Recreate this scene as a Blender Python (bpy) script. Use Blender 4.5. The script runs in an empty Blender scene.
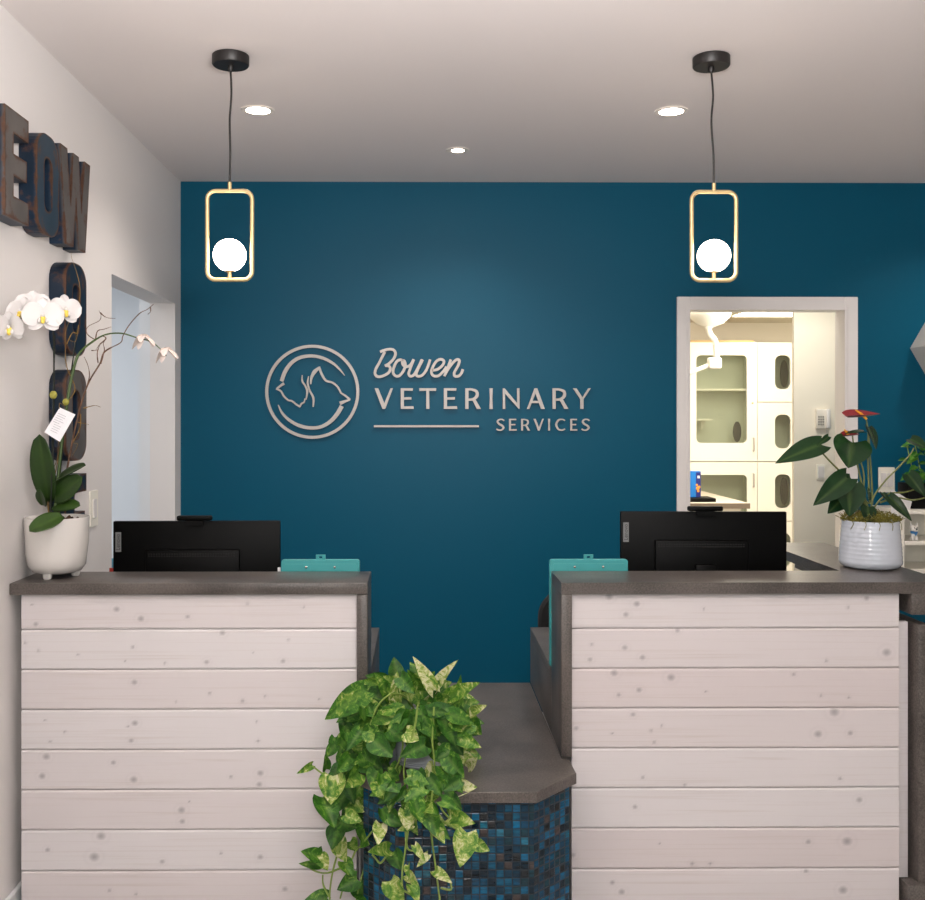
import bpy, bmesh, math, random
from mathutils import Vector, Matrix, Euler, noise
random.seed(7)
PI = math.pi
H = 1.522          # lens height
F = 1000.0         # focal length in pixels of the 925 px wide frame
VX, VY = 421.0, 418.0
C = bpy.context.scene.collection

def P(px, py, s):                      # point seen at (px,py) on the plane whose scale is s px per metre
    return Vector(((px-VX)/s, F/s, H-(py-VY)/s))

# ------------------------------------------------------------------ materials
MATS = {}
def lin(c):
    return tuple(((v/255.0)/12.92 if v/255.0 <= .04045 else ((v/255.0+.055)/1.055)**2.4) for v in c) + (1.0,)
def mat(name, rgb, rough=.5, metal=0., spec=.5, emit=None, estr=0., alpha=1., coat=0., trans=0., bump=0., bscale=60., var=0., vscale=8., rgb2=None):
    m = bpy.data.materials.new(name); m.use_nodes = True
    nt = m.node_tree; b = nt.nodes['Principled BSDF']
    b.inputs['Base Color'].default_value = lin(rgb); b.inputs['Roughness'].default_value = rough
    b.inputs['Metallic'].default_value = metal; b.inputs['Specular IOR Level'].default_value = spec
    b.inputs['Coat Weight'].default_value = coat; b.inputs['Transmission Weight'].default_value = trans
    if emit: b.inputs['Emission Color'].default_value = lin(emit); b.inputs['Emission Strength'].default_value = estr
    tc = nt.nodes.new('ShaderNodeTexCoord')
    if var > 0 or rgb2:
        n = nt.nodes.new('ShaderNodeTexNoise'); n.inputs['Scale'].default_value = vscale; n.inputs['Detail'].default_value = 5
        nt.links.new(tc.outputs['Object'], n.inputs['Vector'])
        mx = nt.nodes.new('ShaderNodeMix'); mx.data_type = 'RGBA'
        r = nt.nodes.new('ShaderNodeMapRange'); r.inputs['From Min'].default_value = .35; r.inputs['From Max'].default_value = .65
        nt.links.new(n.outputs['Fac'], r.inputs['Value']); nt.links.new(r.outputs['Result'], mx.inputs['Factor'])
        mx.inputs['A'].default_value = lin(rgb)
        mx.inputs['B'].default_value = lin(rgb2 if rgb2 else tuple(max(0, v*(1-var)) for v in rgb))
        nt.links.new(mx.outputs['Result'], b.inputs['Base Color'])
    if bump > 0:
        n = nt.nodes.new('ShaderNodeTexNoise'); n.inputs['Scale'].default_value = bscale; n.inputs['Detail'].default_value = 4
        nt.links.new(tc.outputs['Object'], n.inputs['Vector'])
        bp = nt.nodes.new('ShaderNodeBump'); bp.inputs['Strength'].default_value = bump; bp.inputs['Distance'].default_value = .002
        nt.links.new(n.outputs['Fac'], bp.inputs['Height']); nt.links.new(bp.outputs['Normal'], b.inputs['Normal'])
    MATS[name] = m
    return m

M_wall   = mat('warm_white_paint', (224,220,218), .6, bump=.08, bscale=180)
M_ceil   = mat('ceiling_paint', (226,219,217), .75, bump=.05, bscale=200)
M_blue   = mat('teal_wall_paint', (0,80,106), .44, spec=.17, bump=.10, bscale=220)
M_trim   = mat('white_trim_paint', (226,222,220), .4)
M_base   = mat('baseboard_paint', (222,224,226), .35)
M_cool   = mat('cool_white_paint', (222,226,230), .55)
M_cream  = mat('cream_paint', (240,232,216), .6)
M_white  = mat('white_laminate', (242,238,226), .35)
M_inside = mat('cabinet_interior', (226,228,212), .5)
M_floor  = mat('grey_floor_tile', (206,200,196), .4, var=.2, vscale=3)
M_black  = mat('black_plastic', (3,3,3), .5, spec=.14)
M_blackm = mat('black_metal', (22,18,17), .45)
M_brass  = mat('brushed_brass', (212,188,140), .4, metal=.7)
M_globe  = mat('opal_glass', (255,246,234), .3, emit=(255,234,212), estr=18)
M_lens   = mat('lamp_lens', (255,250,244), .3, emit=(255,238,218), estr=30.)
M_ring   = mat('downlight_trim', (235,228,220), .4)
M_tube   = mat('ceiling_panel_diffuser', (255,255,250), .3, emit=(255,244,220), estr=9.)
M_sign   = mat('satin_silver_plate', (180,175,170), .45, metal=.15, spec=.5)
M_teal   = mat('turquoise_plastic', (62,152,154), .35)
M_chrome = mat('chrome_screw', (210,205,200), .18, metal=1.)
M_tag    = mat('grey_badge', (128,128,128), .4)
M_tagtx  = mat('badge_letters', (20,20,20), .4)
M_ceram  = mat('white_glazed_ceramic', (220,216,211), .22, coat=.4, bump=.25, bscale=26)
M_ceramb = mat('blue_white_glazed_ceramic', (194,200,209), .15, coat=.6)
M_soil   = mat('bark_mulch', (92,62,44), .9, bump=1., bscale=90, rgb2=(48,32,24), vscale=60)
M_stem   = mat('orchid_stem', (62,84,34), .45)
M_dstem  = mat('dark_stake', (20,26,16), .5)
M_twig   = mat('curly_twig', (120,88,66), .75, rgb2=(80,58,44), vscale=40)
M_vine   = mat('ochre_vine', (128,98,42), .6)
M_bud    = mat('yellow_green_bud', (150,146,60), .6)
M_petal  = mat('white_petal', (212,208,206), .5)
M_petalb = mat('back_petal', (238,224,216), .5)
M_lip    = mat('yellow_lip', (236,208,90), .45)
M_card   = mat('white_card', (244,244,248), .6)
M_ink    = mat('grey_ink', (160,160,168), .7)
M_pstem  = mat('vine_stem', (126,150,66), .5)
M_astem  = mat('anthurium_stem', (104,110,52), .45)
M_red    = mat('red_spathe', (118,26,34), .28, coat=.3)
M_spad   = mat('orange_spadix', (238,168,52), .5)
M_moss   = mat('moss', (132,122,44), .9, rgb2=(86,84,26), vscale=90)
M_paper  = mat('paper', (226,224,224), .6)
M_boxb   = mat('blue_box_card', (20,120,205), .4)
M_boxd   = mat('navy_print', (28,40,120), .4)
M_boxo   = mat('orange_print', (236,150,60), .4)
M_phone  = mat('ivory_plastic', (226,220,210), .4)
M_slot   = mat('grey_keys', (150,146,138), .5)
M_oval   = mat('dark_oval_mat', (60,58,56), .5)
M_tan    = mat('tan_board', (214,180,128), .6)
M_fabric = mat('black_chair_fabric', (16,15,16), .8, bump=.3, bscale=300)
M_dogw   = mat('white_figurine', (236,232,226), .35)
M_dogb   = mat('blue_scarf', (60,130,190), .5)
M_hex    = mat('pale_shelf_paint', (206,202,196), .5)

def mat_quartz():
    m = mat('grey_quartz', (86,78,72), .33, spec=.5); nt = m.node_tree; b = nt.nodes['Principled BSDF']
    tc = nt.nodes.new('ShaderNodeTexCoord')
    n = nt.nodes.new('ShaderNodeTexNoise'); n.inputs['Scale'].default_value = 190; n.inputs['Detail'].default_value = 4; n.inputs['Roughness'].default_value = .8
    n2 = nt.nodes.new('ShaderNodeTexNoise'); n2.inputs['Scale'].default_value = 7; n2.inputs['Detail'].default_value = 6
    nt.links.new(tc.outputs['Object'], n.inputs['Vector']); nt.links.new(tc.outputs['Object'], n2.inputs['Vector'])
    ad = nt.nodes.new('ShaderNodeMath'); ad.operation = 'MULTIPLY_ADD'; ad.inputs[1].default_value = .65
    nt.links.new(n.outputs['Fac'], ad.inputs[0]); 
    h = nt.nodes.new('ShaderNodeMath'); h.operation = 'MULTIPLY'; h.inputs[1].default_value = .35
    nt.links.new(n2.outputs['Fac'], h.inputs[0]); nt.links.new(h.outputs[0], ad.inputs[2])
    cr = nt.nodes.new('ShaderNodeValToRGB')
    cr.color_ramp.elements[0].position = .40; cr.color_ramp.elements[0].color = lin((62,57,54))
    cr.color_ramp.elements[1].position = .60; cr.color_ramp.elements[1].color = lin((104,97,92))
    nt.links.new(ad.outputs[0], cr.inputs['Fac']); nt.links.new(cr.outputs['Color'], b.inputs['Base Color'])
    return m
M_quartz = mat_quartz()

def mat_boards(name, base, base2):
    m = mat(name, base, .5); nt = m.node_tree; b = nt.nodes['Principled BSDF']
    L = nt.links.new
    tc = nt.nodes.new('ShaderNodeTexCoord')
    mp = nt.nodes.new('ShaderNodeMapping'); mp.inputs['Scale'].default_value = (1.5, 1, 95)
    L(tc.outputs['Object'], mp.inputs['Vector'])
    g = nt.nodes.new('ShaderNodeTexNoise'); g.inputs['Scale'].default_value = 1.6; g.inputs['Detail'].default_value = 6; g.inputs['Distortion'].default_value = .6
    L(mp.outputs['Vector'], g.inputs['Vector'])
    at = nt.nodes.new('ShaderNodeAttribute'); at.attribute_name = 'knot'
    sep = nt.nodes.new('ShaderNodeSeparateColor'); L(at.outputs['Color'], sep.inputs['Color'])   # R knot, G plank tint, B ring pattern
    m1 = nt.nodes.new('ShaderNodeMix'); m1.data_type = 'RGBA'
    m1.inputs['A'].default_value = lin(base); m1.inputs['B'].default_value = lin(base2); L(sep.outputs['Green'], m1.inputs['Factor'])
    r = nt.nodes.new('ShaderNodeMapRange'); r.inputs['From Min'].default_value = .52; r.inputs['From Max'].default_value = .85; r.inputs['To Max'].default_value = .38
    L(g.outputs['Fac'], r.inputs['Value'])
    m2 = nt.nodes.new('ShaderNodeMix'); m2.data_type = 'RGBA'; L(m1.outputs['Result'], m2.inputs['A']); m2.inputs['B'].default_value = lin((176,160,148)); L(r.outputs['Result'], m2.inputs['Factor'])
    m3 = nt.nodes.new('ShaderNodeMix'); m3.data_type = 'RGBA'; L(m2.outputs['Result'], m3.inputs['A']); m3.inputs['B'].default_value = lin((120,114,120)); L(sep.outputs['Red'], m3.inputs['Factor'])
    L(m3.outputs['Result'], b.inputs['Base Color'])
    bp = nt.nodes.new('ShaderNodeBump'); bp.inputs['Strength'].default_value = .15; bp.inputs['Distance'].default_value = .001
    L(g.outputs['Fac'], bp.inputs['Height']); L(bp.outputs['Normal'], b.inputs['Normal'])
    return m
M_boardL = mat_boards('whitewashed_pine', (216,212,213), (208,199,199))
M_boardR = M_boardL

def mat_mosaic():
    m = mat('blue_glass_mosaic', (10,60,100), .18, spec=.35); nt = m.node_tree; b = nt.nodes['Principled BSDF']; L = nt.links.new
    uv = nt.nodes.new('ShaderNodeUVMap')
    sc = nt.nodes.new('ShaderNodeVectorMath'); sc.operation = 'SCALE'; sc.inputs['Scale'].default_value = 1/.0205; L(uv.outputs['UV'], sc.inputs[0])
    fl = nt.nodes.new('ShaderNodeVectorMath'); fl.operation = 'FLOOR'; L(sc.outputs[0], fl.inputs[0])
    fr = nt.nodes.new('ShaderNodeVectorMath'); fr.operation = 'FRACTION'; L(sc.outputs[0], fr.inputs[0])
    wn = nt.nodes.new('ShaderNodeTexWhiteNoise'); wn.noise_dimensions = '2D'; L(fl.outputs[0], wn.inputs['Vector'])
    cr = nt.nodes.new('ShaderNodeValToRGB'); cr.color_ramp.interpolation = 'CONSTANT'
    cols = [(0,(4,30,44)),(.16,(2,46,68)),(.34,(0,60,88)),(.5,(2,72,100)),(.66,(10,50,62)),(.78,(2,86,122)),(.87,(26,32,36)),(.94,(62,56,54)),(.97,(28,98,122))]
    e = cr.color_ramp.elements
    e[0].position = 0; e[0].color = lin(cols[0][1]); e[1].position = cols[1][0]; e[1].color = lin(cols[1][1])
    for p, c in cols[2:]:
        k = e.new(p); k.color = lin(c)
    L(wn.outputs['Value'], cr.inputs['Fac'])
    st = nt.nodes.new('ShaderNodeTexNoise'); st.inputs['Scale'].default_value = 1.; st.inputs['Detail'].default_value = 4
    mp = nt.nodes.new('ShaderNodeMapping'); mp.inputs['Scale'].default_value = (30,150,30); L(uv.outputs['UV'], mp.inputs['Vector'])
    ofs = nt.nodes.new('ShaderNodeVectorMath'); ofs.operation = 'ADD'; L(mp.outputs['Vector'], ofs.inputs[0]); L(wn.outputs['Color'], ofs.inputs[1]); L(ofs.outputs[0], st.inputs['Vector'])
    mx = nt.nodes.new('ShaderNodeMix'); mx.data_type = 'RGBA'; mx.blend_type = 'MULTIPLY'; mx.inputs['Factor'].default_value = .75
    r2 = nt.nodes.new('ShaderNodeMapRange'); r2.inputs['From Min'].default_value = .3; r2.inputs['From Max'].default_value = .7; r2.inputs['To Min'].default_value = .35; r2.inputs['To Max'].default_value = 1.6; r2.clamp = True
    L(st.outputs['Fac'], r2.inputs['Value']); L(cr.outputs['Color'], mx.inputs['A']); L(r2.outputs['Result'], mx.inputs['B'])
    sx = nt.nodes.new('ShaderNodeSeparateXYZ'); L(fr.outputs[0], sx.inputs[0])
    def edge(o):
        a = nt.nodes.new('ShaderNodeMath'); a.operation = 'SUBTRACT'; L(o, a.inputs[0]); a.inputs[1].default_value = .5
        c = nt.nodes.new('ShaderNodeMath'); c.operation = 'ABSOLUTE'; L(a.outputs[0], c.inputs[0]); return c.outputs[0]
    mm = nt.nodes.new('ShaderNodeMath'); mm.operation = 'MAXIMUM'; L(edge(sx.outputs['X']), mm.inputs[0]); L(edge(sx.outputs['Y']), mm.inputs[1])
    gt = nt.nodes.new('ShaderNodeMath'); gt.operation = 'GREATER_THAN'; gt.inputs[1].default_value = .435; L(mm.outputs[0], gt.inputs[0])
    m2 = nt.nodes.new('ShaderNodeMix'); m2.data_type = 'RGBA'; L(gt.outputs[0], m2.inputs['Factor']); L(mx.outputs['Result'], m2.inputs['A']); m2.inputs['B'].default_value = lin((30,40,48))
    L(m2.outputs['Result'], b.inputs['Base Color'])
    rr = nt.nodes.new('ShaderNodeMath'); rr.operation = 'MULTIPLY_ADD'; L(gt.outputs[0], rr.inputs[0]); rr.inputs[1].default_value = .6; rr.inputs[2].default_value = .16; L(rr.outputs[0], b.inputs['Roughness'])
    # every tile leans a little and dips at its edge
    bh = nt.nodes.new('ShaderNodeMapRange'); bh.inputs['From Min'].default_value = .36; bh.inputs['From Max'].default_value = .45; bh.inputs['To Min'].default_value = 1; bh.inputs['To Max'].default_value = 0
    L(mm.outputs[0], bh.inputs['Value'])
    dt = nt.nodes.new('ShaderNodeVectorMath'); dt.operation = 'DOT_PRODUCT'; L(fr.outputs[0], dt.inputs[0])
    sb = nt.nodes.new('ShaderNodeVectorMath'); sb.operation = 'SUBTRACT'; L(wn.outputs['Color'], sb.inputs[0]); sb.inputs[1].default_value = (.5,.5,.5); L(sb.outputs[0], dt.inputs[1])
    ad = nt.nodes.new('ShaderNodeMath'); ad.operation = 'MULTIPLY_ADD'; ad.inputs[1].default_value = 2.4; L(dt.outputs['Value'], ad.inputs[0]); L(bh.outputs['Result'], ad.inputs[2])
    ad2 = nt.nodes.new('ShaderNodeMath'); ad2.operation = 'MULTIPLY_ADD'; ad2.inputs[1].default_value = .8; L(st.outputs['Fac'], ad2.inputs[0]); L(ad.outputs[0], ad2.inputs[2])
    bp = nt.nodes.new('ShaderNodeBump'); bp.inputs['Strength'].default_value = .7; bp.inputs['Distance'].default_value = .0012
    L(ad2.outputs[0], bp.inputs['Height']); L(bp.outputs['Normal'], b.inputs['Normal'])
    return m
M_mosaic = mat_mosaic()

def mat_rust(name, face):
    m = mat(name, face, .5, metal=.35); nt = m.node_tree; b = nt.nodes['Principled BSDF']; L = nt.links.new
    tc = nt.nodes.new('ShaderNodeTexCoord')
    at = nt.nodes.new('ShaderNodeAttribute'); at.attribute_name = 'edge'
    sep = nt.nodes.new('ShaderNodeSeparateColor'); L(at.outputs['Color'], sep.inputs['Color'])
    n = nt.nodes.new('ShaderNodeTexNoise'); n.inputs['Scale'].default_value = 14; n.inputs['Detail'].default_value = 8; n.inputs['Roughness'].default_value = .65; L(tc.outputs['Object'], n.inputs['Vector'])
    ad = nt.nodes.new('ShaderNodeMath'); ad.operation = 'MULTIPLY_ADD'; ad.inputs[1].default_value = .26; L(sep.outputs['Red'], ad.inputs[0]); L(n.outputs['Fac'], ad.inputs[2])
    r = nt.nodes.new('ShaderNodeMapRange'); r.inputs['From Min'].default_value = .57; r.inputs['From Max'].default_value = .69; L(ad.outputs[0], r.inputs['Value'])
    n3 = nt.nodes.new('ShaderNodeTexNoise'); n3.inputs['Scale'].default_value = 5; n3.inputs['Detail'].default_value = 4; L(tc.outputs['Object'], n3.inputs['Vector'])
    base = nt.nodes.new('ShaderNodeMix'); base.data_type = 'RGBA'; L(sep.outputs['Green'], base.inputs['Factor']); base.inputs['A'].default_value = lin(face); base.inputs['B'].default_value = lin((18,48,74))
    dk = nt.nodes.new('ShaderNodeMix'); dk.data_type = 'RGBA'; dk.blend_type = 'MULTIPLY'; dk.inputs['Factor'].default_value = .8; L(base.outputs['Result'], dk.inputs['A']); L(n3.outputs['Fac'], dk.inputs['B'])
    n2 = nt.nodes.new('ShaderNodeTexNoise'); n2.inputs['Scale'].default_value = 60; n2.inputs['Detail'].default_value = 5; L(tc.outputs['Object'], n2.inputs['Vector'])
    rc = nt.nodes.new('ShaderNodeMix'); rc.data_type = 'RGBA'; L(n2.outputs['Fac'], rc.inputs['Factor']); rc.inputs['A'].default_value = lin((50,34,26)); rc.inputs['B'].default_value = lin((112,76,56))
    mx = nt.nodes.new('ShaderNodeMix'); mx.data_type = 'RGBA'; L(r.outputs['Result'], mx.inputs['Factor']); L(dk.outputs['Result'], mx.inputs['A']); L(rc.outputs['Result'], mx.inputs['B'])
    L(mx.outputs['Result'], b.inputs['Base Color'])
    return m
M_rustg = mat_rust('rusted_grey_tin', (128,122,118))
M_rustb = mat_rust('rusted_blue_tin', (58,84,104))
M_rustd = mat_rust('rusted_dark_blue_tin', (30,56,80))

def mat_leaf(name, stops, rough=.35, vs=26., amp=1.9, rib=.5):
    """per leaf tint in attribute 'tint': R chooses along the ramp, G holds the midrib, B is random"""
    m = mat(name, (40,90,30), rough, spec=.35); nt = m.node_tree; b = nt.nodes['Principled BSDF']; L = nt.links.new
    at = nt.nodes.new('ShaderNodeAttribute'); at.attribute_name = 'tint'
    sep = nt.nodes.new('ShaderNodeSeparateColor'); L(at.outputs['Color'], sep.inputs['Color'])
    tc = nt.nodes.new('ShaderNodeTexCoord')
    n = nt.nodes.new('ShaderNodeTexNoise'); n.inputs['Scale'].default_value = vs; n.inputs['Detail'].default_value = 6; n.inputs['Roughness'].default_value = .7; n.inputs['Distortion'].default_value = 1.2
    L(tc.outputs['Object'], n.inputs['Vector'])
    s = nt.nodes.new('ShaderNodeMath'); s.operation = 'MULTIPLY_ADD'; s.inputs[1].default_value = amp; s.inputs[2].default_value = -amp*.5; L(n.outputs['Fac'], s.inputs[0])
    a = nt.nodes.new('ShaderNodeMath'); a.operation = 'ADD'; a.use_clamp = True; L(s.outputs[0], a.inputs[0]); L(sep.outputs['Red'], a.inputs[1])
    cr = nt.nodes.new('ShaderNodeValToRGB'); e = cr.color_ramp.elements
    e[0].position = stops[0][0]; e[0].color = lin(stops[0][1]); e[1].position = stops[-1][0]; e[1].color = lin(stops[-1][1])
    for p, c in stops[1:-1]:
        k = e.new(p); k.color = lin(c)
    L(a.outputs[0], cr.inputs['Fac'])
    mx = nt.nodes.new('ShaderNodeMix'); mx.data_type = 'RGBA'; mx.inputs['B'].default_value = lin((150,180,90))
    q = nt.nodes.new('ShaderNodeMath'); q.operation = 'MULTIPLY'; q.inputs[1].default_value = rib; L(sep.outputs['Green'], q.inputs[0]); L(q.outputs[0], mx.inputs['Factor'])
    L(cr.outputs['Color'], mx.inputs['A']); L(mx.outputs['Result'], b.inputs['Base Color'])
    tr = nt.nodes.new('ShaderNodeBsdfTranslucent'); L(mx.outputs['Result'], tr.inputs['Color'])
    ms = nt.nodes.new('ShaderNodeMixShader'); ms.inputs['Fac'].default_value = .16
    out = nt.nodes['Material Output']; L(b.outputs[0], ms.inputs[1]); L(tr.outputs[0], ms.inputs[2]); L(ms.outputs[0], out.inputs['Surface'])
    return m
M_pothos = mat_leaf('variegated_leaf', [(0,(30,74,16)),(.38,(56,108,28)),(.6,(98,140,44)),(.8,(160,174,90)),(1,(216,214,172))], .5, 42, 2.6, .25)
M_oleaf  = mat_leaf('orchid_leaf', [(0,(30,50,20)),(.5,(42,68,26)),(1,(70,100,40))], .3, 6, 1.2, .06)
M_aleaf  = mat_leaf('anthurium_leaf', [(0,(20,44,24)),(.5,(32,62,32)),(1,(56,92,46))], .22, 8, 1.2, .14)
M_gleaf  = mat_leaf('bright_green_leaf', [(0,(26,78,26)),(.5,(50,120,38)),(1,(110,170,60))], .3, 30)

def mat_glass():
    m = bpy.data.materials.new('clear_glass'); m.use_nodes = True; nt = m.node_tree
    b = nt.nodes['Principled BSDF']; nt.nodes.remove(b)
    g = nt.nodes.new('ShaderNodeBsdfGlossy'); g.inputs['Roughness'].default_value = .02
    t = nt.nodes.new('ShaderNodeBsdfTransparent'); t.inputs['Color'].default_value = (.9,.92,.88,1)
    ms = nt.nodes.new('ShaderNodeMixShader'); ms.inputs['Fac'].default_value = .08
    nt.links.new(t.outputs[0], ms.inputs[1]); nt.links.new(g.outputs[0], ms.inputs[2])
    nt.links.new(ms.outputs[0], nt.nodes['Material Output'].inputs['Surface'])
    return m
M_glass = mat_glass()

# ------------------------------------------------------------------ mesh helpers
class MB:
    def __init__(s): s.v = []; s.f = []; s.col = {}; s.uv = None
    def add(s, vs, fs):
        o = len(s.v); s.v += [Vector(v) for v in vs]; s.f += [tuple(i+o for i in f) for f in fs]; return o
    def box(s, a, b, bev=0., seg=2):
        x0,y0,z0 = [min(a[i],b[i]) for i in range(3)]; x1,y1,z1 = [max(a[i],b[i]) for i in range(3)]
        bm = bmesh.new(); bmesh.ops.create_cube(bm, size=1)
        for v in bm.verts: v.co = Vector(((x0+x1)/2+v.co.x*(x1-x0), (y0+y1)/2+v.co.y*(y1-y0), (z0+z1)/2+v.co.z*(z1-z0)))
        if bev > 0: bmesh.ops.bevel(bm, geom=bm.edges[:], offset=bev, segments=seg, affect='EDGES', profile=.5)
        s.bm(bm); return s
    def bm(s, bm):
        bm.verts.index_update(); o = len(s.v)
        s.v += [v.co.copy() for v in bm.verts]; s.f += [tuple(v.index+o for v in f.verts) for f in bm.faces]; bm.free()
    def tube(s, pts, rad, n=10, cap=True):
        pts = [Vector(p) for p in pts]; 
        rs = rad if isinstance(rad, (list, tuple)) else [rad]*len(pts)
        rs = [rs[min(len(rs)-1, int(round(i*(len(rs)-1)/max(1,len(pts)-1))))] for i in range(len(pts))] if len(rs) != len(pts) else rs
        t0 = (pts[1]-pts[0]).normalized(); up = Vector((0,0,1)) if abs(t0.z) < .9 else Vector((0,1,0))
        u = t0.cross(up).normalized(); o = len(s.v)
        for i, p in enumerate(pts):
            t = (pts[min(i+1,len(pts)-1)]-pts[max(i-1,0)]).normalized()
            u = (u - t*u.dot(t)).normalized(); w = t.cross(u)
            for k in range(n):
                a = 2*PI*k/n; s.v.append(p + (u*math.cos(a)+w*math.sin(a))*rs[i])
        for i in range(len(pts)-1):
            for k in range(n):
                a = o+i*n+k; b = o+i*n+(k+1)%n; s.f.append((a,b,b+n,a+n))
        if cap:
            s.f.append(tuple(o+k for k in reversed(range(n)))); s.f.append(tuple(o+(len(pts)-1)*n+k for k in range(n)))
        return s
    def ring(s, pts, r, n=8):             # closed tube
        pts = [Vector(p) for p in pts]; N = len(pts); o = len(s.v)
        nrm = Vector((0,0,0)); c = sum(pts, Vector())/N
        for i in range(N): nrm += (pts[i]-c).cross(pts[(i+1)%N]-c)
        nrm.normalize()
        for i, p in enumerate(pts):
            t = (pts[(i+1)%N]-pts[i-1]).normalized(); u = t.cross(nrm)
            for k in range(n):
                a = 2*PI*k/n; s.v.append(p+(u*math.cos(a)+nrm*math.sin(a))*r)
        for i in range(N):
            for k in range(n):
                j = (i+1)%N; s.f.append((o+i*n+k, o+i*n+(k+1)%n, o+j*n+(k+1)%n, o+j*n+k))
        return s
    def lathe(s, prof, c=(0,0,0), n=40, wob=0.):
        o = len(s.v); c = Vector(c)
        for i, (r, z) in enumerate(prof):
            for k in range(n):
                a = 2*PI*k/n; rr = r*(1+wob*noise.noise(Vector((math.cos(a)*2.2, math.sin(a)*2.2, z*22))))
                s.v.append(c+Vector((rr*math.cos(a), rr*math.sin(a), z)))
        for i in range(len(prof)-1):
            for k in range(n):
                a = o+i*n+k; b = o+i*n+(k+1)%n; s.f.append((a,b,b+n,a+n))
        if prof[0][0] > 1e-5: s.f.append(tuple(o+k for k in reversed(range(n))))
        if prof[-1][0] > 1e-5: s.f.append(tuple(o+(len(prof)-1)*n+k for k in range(n)))
        return s
    def prism(s, poly, fn, d0, d1):       # poly in 2D, fn(u,v,d)->3D
        n = len(poly); o = len(s.v)
        for d in (d0, d1):
            for (u, v) in poly: s.v.append(Vector(fn(u, v, d)))
        s.f.append(tuple(o+i for i in range(n))); s.f.append(tuple(o+n+i for i in reversed(range(n))))
        for i in range(n):
            j = (i+1)%n; s.f.append((o+i, o+j, o+n+j, o+n+i))
        return s
    def strip(s, pts, ws, fn, d0, d1):    # ribbon stroke with widths, extruded
        n = len(pts); L = []; R = []
        for i in range(n):
            a = pts[max(i-1,0)]; b = pts[min(i+1,n-1)]; dx, dy = b[0]-a[0], b[1]-a[1]; l = math.hypot(dx,dy) or 1
            nx, ny = -dy/l, dx/l; w = ws[i]/2
            L.append((pts[i][0]+nx*w, pts[i][1]+ny*w)); R.append((pts[i][0]-nx*w, pts[i][1]-ny*w))
        o = len(s.v)
        for d in (d0, d1):
            for q in L+R: s.v.append(Vector(fn(q[0], q[1], d)))
        m = 2*n
        for i in range(n-1):
            s.f.append((o+i, o+i+1, o+n+i+1, o+n+i)); s.f.append((o+m+i, o+m+n+i, o+m+n+i+1, o+m+i+1))
            s.f.append((o+i, o+m+i, o+m+i+1, o+i+1)); s.f.append((o+n+i, o+n+i+1, o+m+n+i+1, o+m+n+i))
        s.f.append((o, o+n, o+m+n, o+m)); s.f.append((o+n-1, o+m+n-1, o+m+2*n-1, o+2*n-1))
        return s
    def ball(s, c, r, sub=2, sc=(1,1,1)):
        bm = bmesh.new(); bmesh.ops.create_icosphere(bm, subdivisions=sub, radius=1)
        for v in bm.verts: v.co = Vector(c)+Vector((v.co.x*r*sc[0], v.co.y*r*sc[1], v.co.z*r*sc[2]))
        s.bm(bm); return s

BASE = {}
def build(name, mb, m, parent=None, smooth=True, world=True, fix=True, angle=40):
    """one mesh object; verts given in world space; with a parent, they are stored relative to the thing's base"""
    me = bpy.data.meshes.new(name)
    off = BASE.get(parent.name, Vector((0,0,0))) if (parent and world) else Vector((0,0,0))
    me.from_pydata([tuple(v-off) for v in mb.v], [], mb.f); me.update()
    o = bpy.data.objects.new(name, me); C.objects.link(o)
    me.materials.append(m)
    if fix:
        b = bmesh.new(); b.from_mesh(me); bmesh.ops.recalc_face_normals(b, faces=b.faces[:]); b.to_mesh(me); b.free()
    if mb.col:
        for an, vals in mb.col.items():
            a = me.color_attributes.new(an, 'FLOAT_COLOR', 'POINT')
            for i, c in enumerate(vals): a.data[i].color = c
    if smooth:
        me.polygons.foreach_set('use_smooth', [True]*len(me.polygons)); me.set_sharp_from_angle(angle=math.radians(angle))
    if parent:
        o.parent = parent; BASE[o.name] = off
    return o
def origin(o, loc):                                   # move the origin of a single mesh thing to its base
    loc = Vector(loc)
    for v in o.data.vertices: v.co -= loc
    o.location = loc; return o
def tag(o, label, cat, group=None):
    o['label'] = label; o['category'] = cat
    if group: o['group'] = group
    return o
def thing(name, label, cat, loc=(0,0,0), group=None):
    o = bpy.data.objects.new(name, None); C.objects.link(o); o.location = loc; o.empty_display_size = .05
    BASE[o.name] = Vector(loc); return tag(o, label, cat, group)
def struct(name, mb, m, parent=None, smooth=False, **k):
    o = build(name, mb, m, parent, smooth=smooth, **k)
    if not parent: o['kind'] = 'structure'
    return o
def copy_tree(o, parent=None):
    c = o.copy(); C.objects.link(c); 
    if parent: c.parent = parent
    for ch in [x for x in list(C.objects) if x.parent == o]: copy_tree(ch, c)
    return c
def cat_rom(pts, k=6, closed=False):
    pts = [Vector(p) for p in pts]; out = []
    n = len(pts); R = range(n if closed else n-1)
    for i in R:
        p0 = pts[(i-1)%n] if closed or i > 0 else pts[0]; p1 = pts[i]; p2 = pts[(i+1)%n]; p3 = pts[(i+2)%n] if closed or i+2 < n else pts[-1]
        for j in range(k):
            t = j/k; out.append(.5*((2*p1)+(p2-p0)*t+(2*p0-5*p1+4*p2-p3)*t*t+(3*p1-p0-3*p2+p3)*t**3))
    if not closed: out.append(pts[-1])
    return out
def lerp_list(ws, n):
    out = []
    for i in range(n):
        t = i*(len(ws)-1)/max(1,n-1); a = int(t); b = min(a+1, len(ws)-1); out.append(ws[a]*(1-t+a)+ws[b]*(t-a))
    return out
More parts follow.
